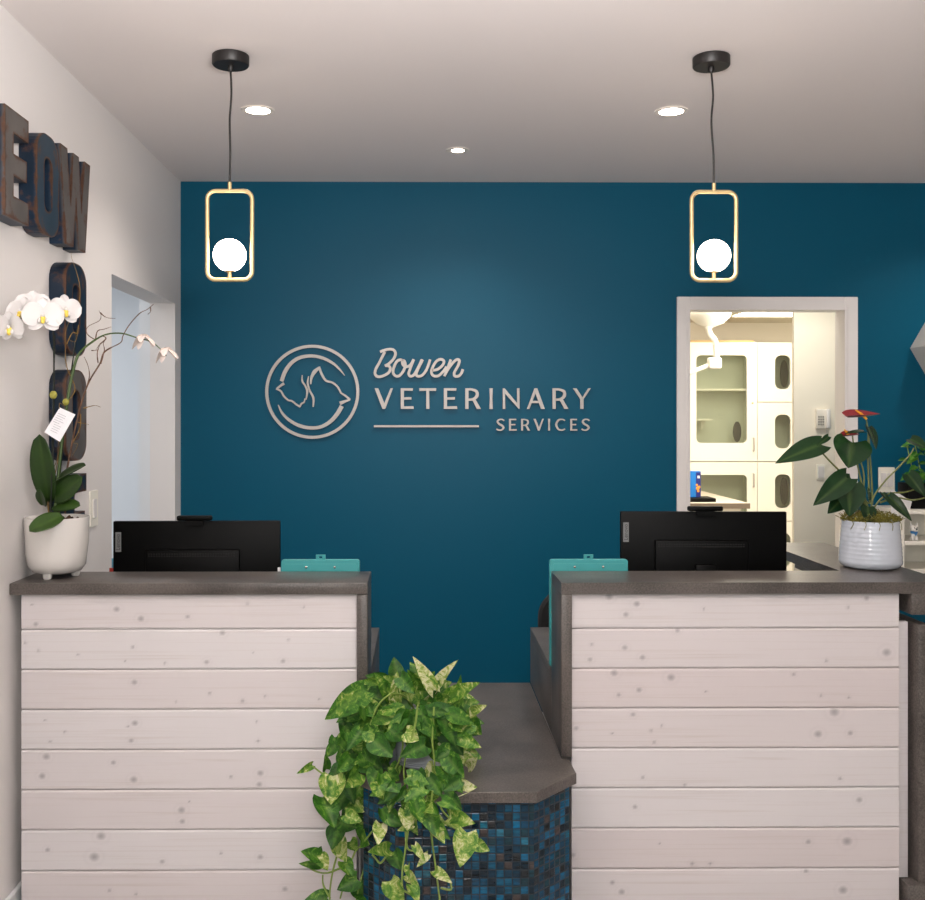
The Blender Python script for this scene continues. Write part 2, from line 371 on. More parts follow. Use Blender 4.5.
def rrect(x0, x1, z0, z1, r, k=6):
    pts = []
    for cx, cz, a0 in ((x1-r,z1-r,0),(x0+r,z1-r,90),(x0+r,z0+r,180),(x1-r,z0+r,270)):
        for i in range(k+1):
            a = math.radians(a0+90*i/k); pts.append((cx+r*math.cos(a), cz+r*math.sin(a)))
    return pts
def plate_hole(mb, X0, X1, Z0, Z1, h, r, fn, d0, d1, k=6):   # rectangular plate with a round cornered opening
    inner = rrect(*h, r, k); corners = [(X1,Z1),(X0,Z1),(X0,Z0),(X1,Z0)]
    outer = [corners[i//(k+1)] for i in range(len(inner))]; n = len(inner); o = len(mb.v)
    for d in (d0, d1):
        for q in inner+outer: mb.v.append(Vector(fn(q[0], q[1], d)))
    m = 2*n
    for i in range(n):
        j = (i+1)%n
        mb.f.append((o+i, o+j, o+m+j, o+m+i))
        same = outer[i] == outer[j]
        if same:
            mb.f.append((o+i, o+n+i, o+j)); mb.f.append((o+m+i, o+m+j, o+m+n+i))
        else:
            mb.f.append((o+i, o+n+i, o+n+j, o+j)); mb.f.append((o+m+i, o+m+j, o+m+n+j, o+m+n+i))
            mb.f.append((o+n+i, o+m+n+i, o+m+n+j, o+n+j))
    return mb

# ------------------------------------------------------------------ room
XL, YB, ZC = -1.126, 4.695, 2.63
Y0, XR = -2.2, 3.6                 # wall behind the camera, right wall
DL0, DL1, DLZ = 3.65, 4.587, 2.047       # opening in the left wall
DX0, DX1, DZ = 1.263, 1.99, 2.029        # opening in the teal wall
T = .114
# floor and ceilings
struct('floor', MB().box((-3.4,Y0-.1,-.05), (4.4,9.4,0)), M_floor)
struct('ceiling', MB().box((XL-T,Y0-.1,ZC), (XR+.1,YB+.001,ZC+.06)), M_ceil)
# left wall with its doorway
w = MB(); w.box((XL-T,Y0,0),(XL,DL0,ZC)); w.box((XL-T,DL1,0),(XL,YB+.09,ZC)); w.box((XL-T,DL0,DLZ),(XL,DL1,ZC))
struct('wall_left', w, M_wall)
w = MB(); w.box((XL-T-.05,DL1,0),(XL-T,DL1+.02,DLZ+.05))
struct('trim_1', w, M_cool)
# teal wall with its doorway
w = MB(); w.box((XL,YB,0),(DX0-.012,YB+.09,ZC)); w.box((DX1+.012,YB,0),(XR+.1,YB+.09,ZC)); w.box((DX0-.012,YB,DZ+.012),(DX1+.012,YB+.09,ZC))
struct('wall_back', w, M_blue)
struct('wall_right', MB().box((XR,Y0,0),(XR+.1,YB,ZC)), M_wall)
# wall behind the photographer, with a shop window
w = MB(); w.box((XL-T,Y0-.1,0),(-.6,Y0,ZC)); w.box((2.6,Y0-.1,0),(XR+.1,Y0,ZC)); w.box((-.6,Y0-.1,0),(2.6,Y0,.5)); w.box((-.6,Y0-.1,2.3),(2.6,Y0,ZC))
struct('wall_front', w, M_wall)
fr = MB()
for a, b in (((-.6,.5),(-.54,2.3)),((2.54,.5),(2.6,2.3)),((-.54,.5),(2.54,.56)),((-.54,2.24),(2.54,2.3)),((.98,.56),(1.02,2.24))):
    fr.box((a[0],Y0-.07,a[1]),(b[0],Y0-.02,b[1]))
win = struct('window_1', fr, M_trim)
build('pane', MB().box((-.54,Y0-.05,.56),(2.54,Y0-.045,2.24)), M_glass, win, smooth=False)
# door casings and reveal of the teal wall doorway
c = MB()
cw = .062
for s0, s1, zz in ((DX0-cw, DX0, DZ+cw), (DX1, DX1+cw, DZ+cw)): c.box((s0,YB-.018,0),(s1,YB-.0005,zz), .003)
c.box((DX0-.0005,YB-.018,DZ),(DX1+.0005,YB-.0005,DZ+cw), .003)
for s0, s1 in ((DX0-.02,DX0-.013),(DX1+.013,DX1+.02)): c.box((s0,YB-.022,0),(s1,YB-.017,DZ+.02))
dr = struct('door_1', c, M_trim)
j = MB(); j.box((DX0-.012,YB-.003,0),(DX0,YB+.092,DZ)); j.box((DX1,YB-.003,0),(DX1+.012,YB+.092,DZ)); j.box((DX0-.012,YB-.003,DZ),(DX1+.012,YB+.092,DZ+.012))
build('jamb', j, M_trim, dr, smooth=False)
# baseboards
struct('baseboard_left', MB().box((XL,Y0,0),(XL+.014,DL0-.02,.222), .004), M_base)
w = MB(); w.box((XL+.014,YB-.014,0),(DX0-cw-.002,YB,.14)); w.box((DX1+cw+.002,YB-.014,0),(XR,YB,.14))
struct('baseboard_back', w, M_base)
# side room seen through the left doorway
w = MB(); w.box((-3.3,6.2,0),(XL-T,6.3,2.55)); struct('wall_side_room_back', w, M_cool)
struct('wall_side_room_left', MB().box((-3.4,2.2,0),(-3.3,6.3,2.55)), M_cool)
struct('wall_side_room_front', MB().box((-3.3,2.2,0),(XL-T,2.3,2.55)), M_cool)
struct('wall_side_room_right', MB().box((XL-T,YB+.09,0),(XL,6.3,2.55)), M_cool)
struct('ceiling_side_room', MB().box((-3.4,2.2,2.55),(XL-T,6.3,2.6)), M_cool)
# room behind the teal wall
struct('wall_exam_back', MB().box((.6,9.2,0),(4.4,9.3,2.5)), M_cream)
struct('wall_exam_left', MB().box((.5,YB+.09,0),(.6,9.3,2.5)), M_cream)
struct('wall_exam_right', MB().box((4.3,YB+.09,0),(4.4,9.3,2.5)), M_cream)
struct('wall_exam_partition', MB().box((2.076,5.55,0),(4.3,5.575,2.4)), M_cream)
struct('ceiling_exam', MB().box((.5,YB+.09,2.4),(4.4,9.3,2.46)), M_cream)

# ------------------------------------------------------------------ front desks
YF, HC, HD, HLOW = 2.74, 1.070, .785, .59
XI0, XI1 = -.1466, .385             # inner faces of the two waterfall ends
YL, YD = 2.95, 3.52                 # back edge of the ledges, back edge of desks
SL = .0315
SEAMS = [.057,.167,.277,.3895,.50,.610,.7205,.8305,.941]
def knots_of(side):
    z7 = []
    if side == 'L':   # seen in the photograph, crop at (0,560) scale 2.648
        for x, y, r in ((88,117,4),(311,129,9),(375,154,9),(498,149,6),(656,115,4),(805,124,4),(98,168,7),(590,192,8),(70,217,4),(105,238,4),(209,248,4),(354,229,5),(548,269,7),(438,272,4),(672,243,3),(764,211,4),(750,267,7),(334,266,3),
                        (358,322,8),(556,351,5),(643,372,6),(468,374,3),(702,360,4),(845,368,4),(359,430,9),(341,439,4),(349,476,7),(122,421,4),(174,453,4),(136,477,4),(684,478,5),(680,427,4),(126,518,10),(115,569,9),(302,534,7),(356,579,10),(690,563,9),(687,593,8),(612,572,5),
                        (482,660,10),(484,690,8),(502,638,3),(270,728,12),(129,764,7),(252,783,13),(431,796,7),(690,785,8),(586,775,5),(755,870,8),(292,872,5),(362,882,5)):
            z7.append(((x/2.648-VX)/363, H-(560+y/2.648-VY)/363, r/2.648/363))
    else:
        for x, y, r in ((237,98,10),(310,117,9),(281,145,8),(418,187,7),(488,131,4),(190,224,5),(278,233,8),(325,259,8),(186,264,7),(316,345,8),(250,300,10),(262,358,6),(401,312,11),(493,350,4),(300,410,7),(149,446,7),(348,453,4),(245,460,4),(376,440,4),(356,484,5),(437,597,5),(305,655,7),(326,577,5),(371,752,4),(457,806,6),(140,782,8),(245,855,7),(270,880,9),(505,806,5)):
            z7.append(((520+x/2.645-VX)/363, H-(560+y/2.645-VY)/363, r/2.645/363))
        for x, y, r in ((264,300,11),(136,445,12),(96,499,10),(175,497,7),(197,660,8),(167,761,12),(72,762,7),(36,353,5),(103,405,4),(171,410,4),(150,608,5),(157,880,11),(66,833,6),(215,168,7),(170,190,4),(116,320,4)):
            z7.append(((780+x/2.432-VX)/363, H-(530+y/2.432-VY)/363, r/2.432/363))
    return z7
def boards(name, x0, x1, ztop, side, parent):
    mb = MB(); col = []; ks = knots_of(side); yf = 2.755
    edges = [0.]+SEAMS+[ztop]
    for bi in range(len(edges)-1):
        z0, z1 = edges[bi]+.001, edges[bi+1]-.001
        tint = random.random(); nx = int((x1-x0)/.0045); nz = max(4, int((z1-z0)/.0045)); o = len(mb.v)
        for i in range(nx+1):
            for k in range(nz+1):
                x = x0+(x1-x0)*i/nx; z = z0+(z1-z0)*k/nz
                ez = min(z-z0, z1-z); y = yf+(.0025 if ez < .0004 else 0)
                mb.v.append(Vector((x,y,z)))
                kv = 0.
                for kx, kz, kr in ks:
                    if abs(kx-x) < kr*4 and abs(kz-z) < kr*3 and z0 <= kz <= z1:
                        d = math.hypot((x-kx)/1.15, z-kz)/kr
                        kv = max(kv, max(0., .72*(1-d)**.7 if d < 1 else 0.), .06*max(0, 1-abs(d-1.7)/.5))
                col.append((min(1,kv), tint, 0, 1))
        for i in range(nx):
            for k in range(nz):
                a = o+i*(nz+1)+k; mb.f.append((a, a+nz+1, a+nz+2, a+1))
        # body of the plank behind the face
        q = len(mb.v); mb.box((x0,yf+.0026,z0),(x1,yf+.018,z1)); col += [(0,tint,0,1)]*(len(mb.v)-q)
    mb.col['knot'] = col
    return build(name, mb, M_boardL, parent, smooth=False, fix=False)

def slab(mb, a, b): return mb.box(a, b, .002, 2)
# left desk
dl = thing('reception_desk', 'left reception desk with whitewashed horizontal boards and grey waterfall end', 'reception desk', (-.62,YF,0))
m = MB(); slab(m, (XL+.002,YF,HC-SL),(XI0,YL,HC)); build('ledge_top', m, M_quartz, dl)
m = MB(); slab(m, (XI0-.0295,YF,HLOW+.001),(XI0,YL,HC-SL-.0005)); build('waterfall_end', m, M_quartz, dl)
boards('board_cladding', -1.097, XI0-.031, HC-SL-.001, 'L', dl)
m = MB(); m.box((-1.09,2.775,0),(XI0-.032,2.87,HC-SL-.002)); build('core_wall', m, M_trim, dl, smooth=False)
m = MB(); slab(m, (XL+.002,2.955,HD-SL),(XI0,YD,HD)); build('desk_top', m, M_quartz, dl)
m = MB(); slab(m, (XI0-.03,2.955,HLOW+.001),(XI0,YD,HD-SL-.0005)); build('gable_panel', m, M_quartz, dl)
for xs in (XL+.06, XI0-.06):
    m = MB(); m.box((xs,2.96,0),(xs+.028,YD-.05,HD-SL-.001)); build('desk_support', m, M_trim, dl, smooth=False)
# right desk
dr_ = thing('reception_desk', 'right reception desk with whitewashed boards and return ledge to its right', 'reception desk', (.9,YF,0))
XE = 1.46
m = MB()
poly = [(XI1,YF),(XE,YF),(XE,3.62),(1.24,3.62),(1.24,YL),(XI1,YL)]
m.prism(poly, lambda u,v,d: (u,v,d), HC-SL, HC); build('ledge_top', m, M_quartz, dr_, smooth=False)
m = MB(); slab(m, (XI1,YF,HLOW+.001),(XI1+.0295,YL,HC-SL-.0005)); build('waterfall_end', m, M_quartz, dr_)
boards('board_cladding', XI1+.031, 1.322, HC-SL-.001, 'R', dr_)
m = MB(); m.box((XI1+.032,2.775,0),(1.30,2.87,HC-SL-.002)); build('core_wall', m, M_trim, dr_, smooth=False)
m = MB(); slab(m, (XI1,2.955,HD-SL),(1.345,YD,HD)); build('desk_top', m, M_quartz, dr_)
m = MB(); slab(m, (XI1,2.955,HLOW+.001),(XI1+.03,YD,HD-SL-.0005)); build('gable_panel', m, M_quartz, dr_)
m = MB(); m.box((XI1+.04,2.96,0),(XI1+.065,YD-.05,HD-SL-.001)); build('desk_support', m, M_trim, dr_, smooth=False)
m = MB(); slab(m, (1.35,YF+.001,.98),(XE-.002,3.6,HC-SL-.0005)); build('ledge_apron', m, M_quartz, dr_)
m = MB(); m.box((1.37,2.742,.2405),(1.40,3.60,.953), .002); build('side_gable', m, M_quartz, dr_)
m = MB(); m.box((1.335,2.73,0),(1.56,3.60,.24), .002); build('plinth', m, M_quartz, dr_)
m = MB(); mb_q = m.box((1.3235,2.775,.242),(1.357,2.79,.955), .001); m.col['knot'] = [(0,.2,0,1)]*len(m.v); build('end_board', m, M_boardL, dr_, fix=False)
# low middle shelf with mosaic base
lo = thing('low_counter', 'low grey counter with clipped corners on a blue mosaic base between the desks', 'counter', ((XI0+XI1)/2,2.9,0))
def octo(front, xw0, xw1, xf0, xf1, ymid, yback, ins=0.):
    return [(xf0,front),(xf1,front),(xw1,ymid),(xw1-.004,YF-.012),(XI1-.0002-ins,YF-.012),(XI1-.0002-ins,yback),(XI0+.0002+ins,yback),(XI0+.0002+ins,YF-.012),(xw0+.004,YF-.012),(xw0,ymid)]
m = MB(); m.prism(octo(2.489,-.170,.408,-.051,.289,2.62,YD), lambda u,v,d:(u,v,d), HLOW-.028, HLOW); ct = build('counter_top', m, M_quartz, lo, smooth=False)
bv = ct.modifiers.new('b','BEVEL'); bv.width = .002; bv.segments = 2; bv.limit_method = 'ANGLE'
bp = [(-.150,2.735),(-.150,2.60),(-.058,2.505),(.283,2.505),(.386,2.60),(.386,2.735)]
me = bpy.data.meshes.new('mosaic_base'); vs = []; fs = []; uvs = []
acc = 0.
for i in range(len(bp)-1):
    a, b = bp[i], bp[i+1]; l = math.hypot(b[0]-a[0], b[1]-a[1]); o = len(vs)
    vs += [(a[0],a[1],0),(b[0],b[1],0),(b[0],b[1],HLOW-.0285),(a[0],a[1],HLOW-.0285)]; fs.append((o,o+1,o+2,o+3))
    uvs += [(acc,0),(acc+l,0),(acc+l,HLOW-.0285),(acc,HLOW-.0285)]; acc = round((acc+l)/.0205)*.0205+0
o = len(vs); vs += [(p[0],p[1],HLOW-.0285) for p in bp]; fs.append(tuple(range(o,o+6))); uvs += [(0,0)]*6
o = len(vs); vs += [(p[0],p[1],0) for p in bp]; fs.append(tuple(reversed(range(o,o+6)))); uvs += [(0,0)]*6
o = len(vs); vs += [(bp[5][0],bp[5][1],0),(bp[0][0],bp[0][1],0),(bp[0][0],bp[0][1],HLOW-.0285),(bp[5][0],bp[5][1],HLOW-.0285)]; fs.append((o,o+1,o+2,o+3)); uvs += [(0,0)]*4
off = BASE[lo.name]
me.from_pydata([tuple(Vector(v)-off) for v in vs], [], fs); me.update(); ul = me.uv_layers.new(name='UVMap')
for p in me.polygons:
    for li in p.loop_indices: ul.data[li].uv = uvs[me.loops[li].vertex_index]
me.materials.append(M_mosaic); ob = bpy.data.objects.new('mosaic_base', me); C.objects.link(ob); ob.parent = lo
m = MB(); m.box((XI0+.05,2.745,0),(XI1-.05,YD-.04,HLOW-.0285)); build('inner_carcass', m, M_trim, lo, smooth=False)

# ------------------------------------------------------------------ monitors, webcams, clipboards
def text_mesh(body, size, thick=0.):
    cu = bpy.data.curves.new('t', 'FONT'); cu.body = body; cu.size = size; cu.extrude = thick; cu.align_x = 'CENTER'; cu.align_y = 'CENTER'
    ob = bpy.data.objects.new('t', cu); C.objects.link(ob)
    dg = bpy.context.evaluated_depsgraph_get(); e = ob.evaluated_get(dg); me = e.to_mesh()
    vs = [v.co.copy() for v in me.vertices]; fs = [tuple(p.vertices) for p in me.polygons]
    e.to_mesh_clear(); bpy.data.objects.remove(ob); bpy.data.curves.remove(cu)
    return vs, fs
def monitor(cx, cy, ztop, lab, rot):
    t = thing('computer_monitor', lab, 'monitor', (cx,cy,HD))
    W, Hh = .535, .325; zt = ztop-HD; zb = zt-Hh
    m = MB(); m.box((-W/2,0,zb),(W/2,.018,zt), .003); build('screen_panel', m, M_black, t, world=False)
    m = MB(); m.box((-.16,-.022,zb+.05),(.14,-.0005,zt-.09), .006); back = build('back_housing', m, M_black, t, world=False)
    m = MB()
    for i in range(34):
        for k in range(2): m.box((-.15+i*.0082,-.0235,zt-.105-k*.007),(-.1455+i*.0082,-.0221,zt-.101-k*.007))
    build('vent', m, M_blackm, back, world=False, smooth=False)
    m = MB(); m.box((-W/2+.008,-.0015,zt-.098),(-W/2+.026,-.0002,zt-.035)); bd = build('badge', m, M_tag, t, world=False, smooth=False)
    vs, fs = text_mesh('Lenovo', .0175); m = MB()
    m.add([(-W/2+.017-v.y, -.0019, zt-.0665-v.x*-1) for v in vs], fs); build('badge_lettering', m, M_tagtx, bd, world=False, smooth=False, fix=False)
    m = MB(); m.box((-.035,-.045,.012),(.035,-.0225,zb+.16), .004); build('stand_neck', m, M_black, t, world=False)
    m = MB(); m.box((-.11,-.10,0.0),(.11,.07,.011), .004); build('stand_base', m, M_black, t, world=False)
    t.rotation_euler = (0,0,rot)
    return t
monitor(-.722, 3.226, 1.190, 'black computer monitor seen from behind on the left desk', math.radians(1.0))
monitor(.914, 3.226, 1.219, 'black computer monitor seen from behind on the right desk', math.radians(-1.5))
def webcam(x, y, z, lab):
    t = thing('webcam', lab, 'webcam', (x,y,z))
    m = MB(); m.box((-.056,-.012,.0015),(.056,.014,.017), .005, 3); build('camera_bar', m, M_black, t, world=False)
    m = MB(); m.box((-.03,-.010,-.014),(.03,-.003,.0012)); build('clip', m, M_black, t, world=False, smooth=False)
    return t
webcam(-.728, 3.222, 1.191, 'small black webcam bar on top of the left monitor')
webcam(.918, 3.222, 1.220, 'small black webcam bar on top of the right monitor')

def clipboard(x0, x1, yb, lab):
    w = x1-x0; h = .317
    t = thing('clipboard', lab, 'clipboard', ((x0+x1)/2, yb, HD+.001), 'turquoise clipboards standing behind the ledges')
    m = MB(); m.prism(rrect(-w/2,w/2,0,h,.008), lambda u,v,d:(u,d,v), 0, .018); b = build('storage_box', m, M_teal, t, world=False, angle=30)
    bv = b.modifiers.new('b','BEVEL'); bv.width = .0015; bv.segments = 2; bv.limit_method = 'ANGLE'
    m = MB(); m.prism(rrect(-w/2+.01,w/2-.01,h-.036,h-.012,.004), lambda u,v,d:(u,d,v), -.0025, -.0002); build('clip_plate', m, M_teal, t, world=False)
    m = MB(); plate_hole(m, -.014,.014,h-.001,h+.014, (-.005,.005,h+.003,h+.010), .003, lambda u,v,d:(u,d,v), .004, .010); build('hanging_tab', m, M_teal, t, world=False, smooth=False)
    for sx in (-.042, .042):
        m = MB(); m.ball((sx,-.0030,h-.0215), .0042, 2, (1,.5,1)); build('screw', m, M_chrome, t, world=False)
    return t
clipboard(XI1+.002-.006, .613, 2.957, 'turquoise clipboard box standing behind the left end of the right ledge')
c2 = clipboard(-.413, -.181, 2.957, 'turquoise clipboard box standing behind the right end of the left ledge')
m = MB(); m.box((-.424,2.962,HD+.001),(-.416,2.972,1.079)); tag(origin(build('paper_sheet', m, M_paper, smooth=False), (-.42,2.967,HD+.001)), 'white paper sliver standing beside the left turquoise clipboard', 'paper')
# small coloured folder behind left monitor edge
t = thing('card_box', 'small box of coloured cards beside the left edge of the left monitor', 'box', (-.99,3.30,HD))
m = MB(); m.box((-1.022,3.28,HD+.001),(-.96,3.34,HD+.20)); build('box_body', m, M_paper, t, smooth=False)
m = MB(); m.box((-1.021,3.285,HD+.2),(-.965,3.29,HD+.245)); build('red_card', m, mat('red_card',(190,60,50)), t, smooth=False)
m = MB(); m.box((-1.018,3.30,HD+.2),(-.965,3.304,HD+.275)); build('blue_card', m, mat('blue_card',(90,170,200)), t, smooth=False)

# office chair behind the right desk
t = thing('office_chair', 'black office chair behind the right desk, only its curved back edge showing', 'chair', (.70,3.92,0))
m = MB(); m.prism([(p.x,p.y) for p in cat_rom([(.46,.50),(.437,.72),(.455,.84),(.58,.915),(.80,.915),(.90,.86),(.92,.70),(.90,.50)],5,True)], lambda u,v,d:(u,d,v), 3.70, 3.74); b = build('backrest', m, M_fabric, t)
b.modifiers.new('b','BEVEL').width = .01
m = MB(); m.box((.47,3.74,.44),(.93,4.18,.52), .03, 4); build('seat', m, M_fabric, t)
for sx in (.56, .90):
    m = MB(); m.tube([(sx,3.88,.48),(sx,3.86,.66)], .014); m.box((sx-.03,3.78,.66),(sx+.03,4.02,.69), .01, 3); build('armrest', m, M_black, t)
m = MB(); m.tube([(.70,3.96,.44),(.70,3.96,.09)], .028, 14); build('gas_column', m, M_blackm, t)
for k in range(5):
    a = 2*PI*k/5+.3; e = (.70+.27*math.cos(a), 3.96+.27*math.sin(a))
    m = MB(); m.tube([(.70,3.96,.10),(e[0],e[1],.06)], [.024,.014], 8); m.ball((e[0],e[1],.027), .026, 2); build('leg', m, M_blackm, t)

# ------------------------------------------------------------------ pendants and downlights
def pendant(px, off, lab):
    s = 327.; x = (px-VX)/s; y = F/s
    t = thing('pendant_lamp', lab, 'pendant lamp', (x,y,ZC), 'pendant lamps over the reception desks')
    m = MB(); m.lathe([(.0,-.0010),(.054,-.0010),(.056,-.003),(.056,-.029),(.053,-.033),(0,-.033)]); build('canopy', m, M_blackm, t, world=False)
    m = MB(); m.lathe([(.009,-.0325),(.009,-.042),(.005,-.050)], n=14); build('strain_relief', m, M_blackm, t, world=False)
    zt = (H-(190-VY)/s)-ZC; zb = (H-(282-VY)/s)-ZC
    m = MB(); pts = [(0,0,-.045),(off*.3+.003,0,-.12),(off*.3-.002,0,-.2),(off*.7+.001,0,-.3),(off,0,zt+.02)]
    m.tube(cat_rom(pts,5), .0032, 8); build('cord', m, M_blackm, t, world=False)
    m = MB(); m.tube([(off,0,zt+.022),(off,0,zt-.002)], .006, 12); build('cord_grip', m, M_brass, t, world=False)
    m = MB(); m.ring([(off+p[0],0,p[1]) for p in rrect(-.0685,.0685,zb+.006,zt-.004,.026,7)], .0064, 12); build('frame', m, M_brass, t, world=False)
    gz = (H-(255.5-VY)/s)-ZC
    m = MB(); m.tube([(off,0,zb+.008),(off,0,gz-.046)], .006, 12); m.lathe([(.0,gz-.052),(.012,gz-.050),(.017,gz-.046),(.02,gz-.043)], (off,0,0), 20); build('lamp_holder', m, M_brass, t, world=False)
    m = MB(); m.ball((off,0,gz), .0500, 4); build('globe', m, M_globe, t, world=False)
    return t, Vector((x+off, y, ZC+gz))
p1, g1 = pendant(231, -.003, 'brass framed pendant lamp with glowing globe hanging over the left desk')
p2, g2 = pendant(712, .008, 'brass framed pendant lamp with glowing globe hanging over the right desk')

def area_spot(name, loc, energy, color, size=.07, angle=120, blend=.8, rot=(0,0,0)):
    l = bpy.data.lights.new(name, 'SPOT'); l.energy = energy; l.color = color; l.shadow_soft_size = size; l.spot_size = math.radians(angle); l.spot_blend = blend
    o = bpy.data.objects.new(name, l); o.location = loc; o.rotation_euler = rot; C.objects.link(o); return o
def downlight(x, y, lab, r=.043, ring=.014):
    t = thing('recessed_downlight', lab, 'ceiling light', (x,y,ZC), 'recessed ceiling downlights')
    m = MB(); m.lathe([(r,-.0012),(r,-.004),(r+ring,-.004),(r+ring+.002,-.001)], n=36)
    # ring only: drop the cap faces
    m.f = [f for f in m.f if len(f) == 4]
    build('trim_ring', m, M_ring, t, world=False)
    m = MB(); m.lathe([(0,-.0045),(r*.6,-.0042),(r-.001,-.0025),(r-.001,-.0008)], n=32); build('lens', m, M_lens, t, world=False)
    return t
WARM = (1.0,.90,.82)
for x, y, lab in ((-.586,3.6,'round recessed downlight glowing beside the cord of the left pendant'),
                  (.903,3.6,'round recessed downlight glowing beside the cord of the right pendant'),
                  (.152,4.13,'small recessed downlight in the middle of the ceiling near the teal wall')):
    downlight(x, y, lab, .044 if y < 4 else .027, .014 if y < 4 else .02)
for x, y in ((-.586,3.6),(.903,3.6),(.152,4.13)):
    area_spot('downlight_beam', (x,y,ZC-.02), 32, WARM, .04, 130, .9)
for x, y, e in ((2.475,4.17,30),(-.586,1.4,14),(.903,1.4,13),(2.475,1.6,16),(.15,.3,12)):    # rest of the ceiling's grid, out of frame
    area_spot('downlight_beam', (x,y,ZC-.02), e, WARM, .04, 130, .9)

# photographer's flash beside the lens, daylight through the shop window
def light(kind, name, loc, energy, color, size=.1, rot=(0,0,0), size_y=None):
    l = bpy.data.lights.new(name, kind); l.energy = energy; l.color = color
    if kind == 'AREA':
        l.size = size
        if size_y: l.shape = 'RECTANGLE'; l.size_y = size_y
    else: l.shadow_soft_size = size
    o = bpy.data.objects.new(name, l); o.location = loc; o.rotation_euler = rot; C.objects.link(o); return o
light('AREA', 'camera_flash', (0,-.06,1.72), 13, (1,.97,.95), .10, (math.radians(90),0,0))
light('AREA', 'ceiling_fill_light', (.2,.8,1.95), 88, (1,.955,.935), .4, (math.radians(155),0,0))  # added uplight that brightens the ceiling, no fixture of the room
light('AREA', 'window_daylight', (1.0,Y0-.3,1.45), 34, (.9,.95,1.0), 3.0, (math.radians(90),0,0), 1.7)
light('AREA', 'side_room_light', (-2.2,4.6,2.5), 30, (.97,.98,1.0), .8, (0,0,0))
light('AREA', 'exam_room_light', (2.2,7.0,2.36), 42, (1,.94,.83), 1.2, (0,0,0))
light('AREA', 'exam_room_light', (2.5,6.2,2.2), 34, (1,.94,.83), .9, (math.radians(60),0,0))  # extra fill added to brighten the cabinets, has no fixture of its own
light('AREA', 'exam_corridor_light', (2.0,4.95,2.36), 15, (1,.92,.79), .5, (0,0,0))

# ------------------------------------------------------------------ wall sign
SG = 213.
def sfn(k):   # pixel of the photograph -> teal wall, d metres out of it
    ox, oy, sc = k
    def f(u, v, d): return ((ox+u/sc-VX)/SG, YB-.004-d, H-(oy+v/sc-VY)/SG)
    return f
sg = thing('wall_sign', 'silver raised lettering and round cat and dog emblem mounted on the teal wall', 'sign', ((430-VX)/SG, YB, 1.66))
TH = .010
def stroke(mb, pts, ws, fn, lift=0., k=6, closed=False):
    q = cat_rom([(p[0],p[1],0) for p in pts], k, closed); q = [(p.x,p.y) for p in q]; mb.strip(q, lerp_list(ws, len(q)), fn, 0, TH+lift)
e = sfn((260,338,8.41))
m = MB(); N = 96; o = 0
for d in (0, TH):
    for R_ in (369, 394):
        for k in range(N):
            a = 2*PI*k/N; m.v.append(Vector(e(443+R_*math.cos(a), 453+R_*math.sin(a), d)))
for k in range(N):
    j = (k+1)%N
    m.f += [(k,j,N+j,N+k),(2*N+k,3*N+k,3*N+j,2*N+j),(k,2*N+k,2*N+j,j),(N+k,N+j,3*N+j,3*N+k)]
build('emblem_ring', m, M_sign, sg)
m = MB(); stroke(m, [(185,365),(215,285),(265,215),(335,168),(430,153),(525,168),(610,210),(668,260),(714,317)], [30,32,30,28,26,26,22,16,6], e); build('emblem_arc', m, M_sign, sg)
m = MB(); stroke(m, [(157,563),(190,630),(250,690),(330,735),(420,755),(510,748),(590,705),(650,640),(690,573)], [6,18,24,28,28,28,30,34,36], e); build('emblem_arc', m, M_sign, sg)
m = MB(); stroke(m, [(206,383),(180,400),(145,428)], [24,18,14], e); stroke(m, [(140,428),(180,448),(205,490),(240,522),(272,530),(310,560),(340,578)], [14]*7, e, .0003); stroke(m, [(336,580),(352,553),(374,540),(381,508)], [14,14,12,6], e, .0006)
build('cat_outline', m, M_sign, sg)
m = MB(); stroke(m, [(358,313),(360,365),(385,405),(400,450),(390,520)], [6,14,14,18,8], e); build('fur_line', m, M_sign, sg)
m = MB(); stroke(m, [(412,322),(404,380),(420,440),(452,505),(450,580)], [6,16,14,18,10], e); build('fur_line', m, M_sign, sg)
m = MB(); stroke(m, [(429,390),(436,335),(462,285),(503,250)], [10,22,32,20], e); stroke(m, [(498,243),(522,305),(556,358),(612,376),(655,412),(684,465)], [18,20,18,16,16,14], e, .0003)
stroke(m, [(680,462),(718,485),(760,520)], [12,16,18], e, .0006); stroke(m, [(760,519),(720,532),(674,550)], [10,20,32], e, .0009)
build('dog_outline', m, M_sign, sg)
b_ = sfn((365,340,8.04)); W_ = 21
m = MB(); i = 0
for pts in ([(122,97),(150,86),(190,76),(228,80),(246,108),(232,150),(195,190),(160,209)],
            [(165,207),(195,212),(204,235),(190,264),(150,288),(108,296),(82,275),(88,235),(115,185),(140,135),(160,96)],
            [(306,172),(286,160),(258,172),(236,212),(226,258),(244,288),(276,288),(308,252),(324,208),(318,172),(298,164)],
            [(300,172),(306,200),(334,216),(366,200),(392,156)],
            [(392,158),(364,230),(352,272),(366,292),(394,280),(426,225),(458,158)],
            [(464,158),(428,232),(412,275),(428,293),(462,282),(496,236),(524,158)],
            [(538,244),(580,238),(622,205),(634,172),(610,156),(574,172),(546,216),(534,258),(550,288),(590,288),(630,252),(655,215)],
            [(690,158),(664,225),(638,292)],
            [(640,285),(668,235),(705,186),(738,158),(758,168),(746,210),(718,262),(722,290),(752,290),(774,268),(786,236)]):
    stroke(m, pts, [W_]*len(pts), b_, .0002*i); i += 1
build('script_word', m, M_sign, sg)
one = sfn((0,0,1.))
m = MB(); m.prism([(374,425.2),(478.8,425.2),(478.8,427.2),(374,427.2)], one, 0, TH); build('divider_bar', m, M_sign, sg, smooth=False)
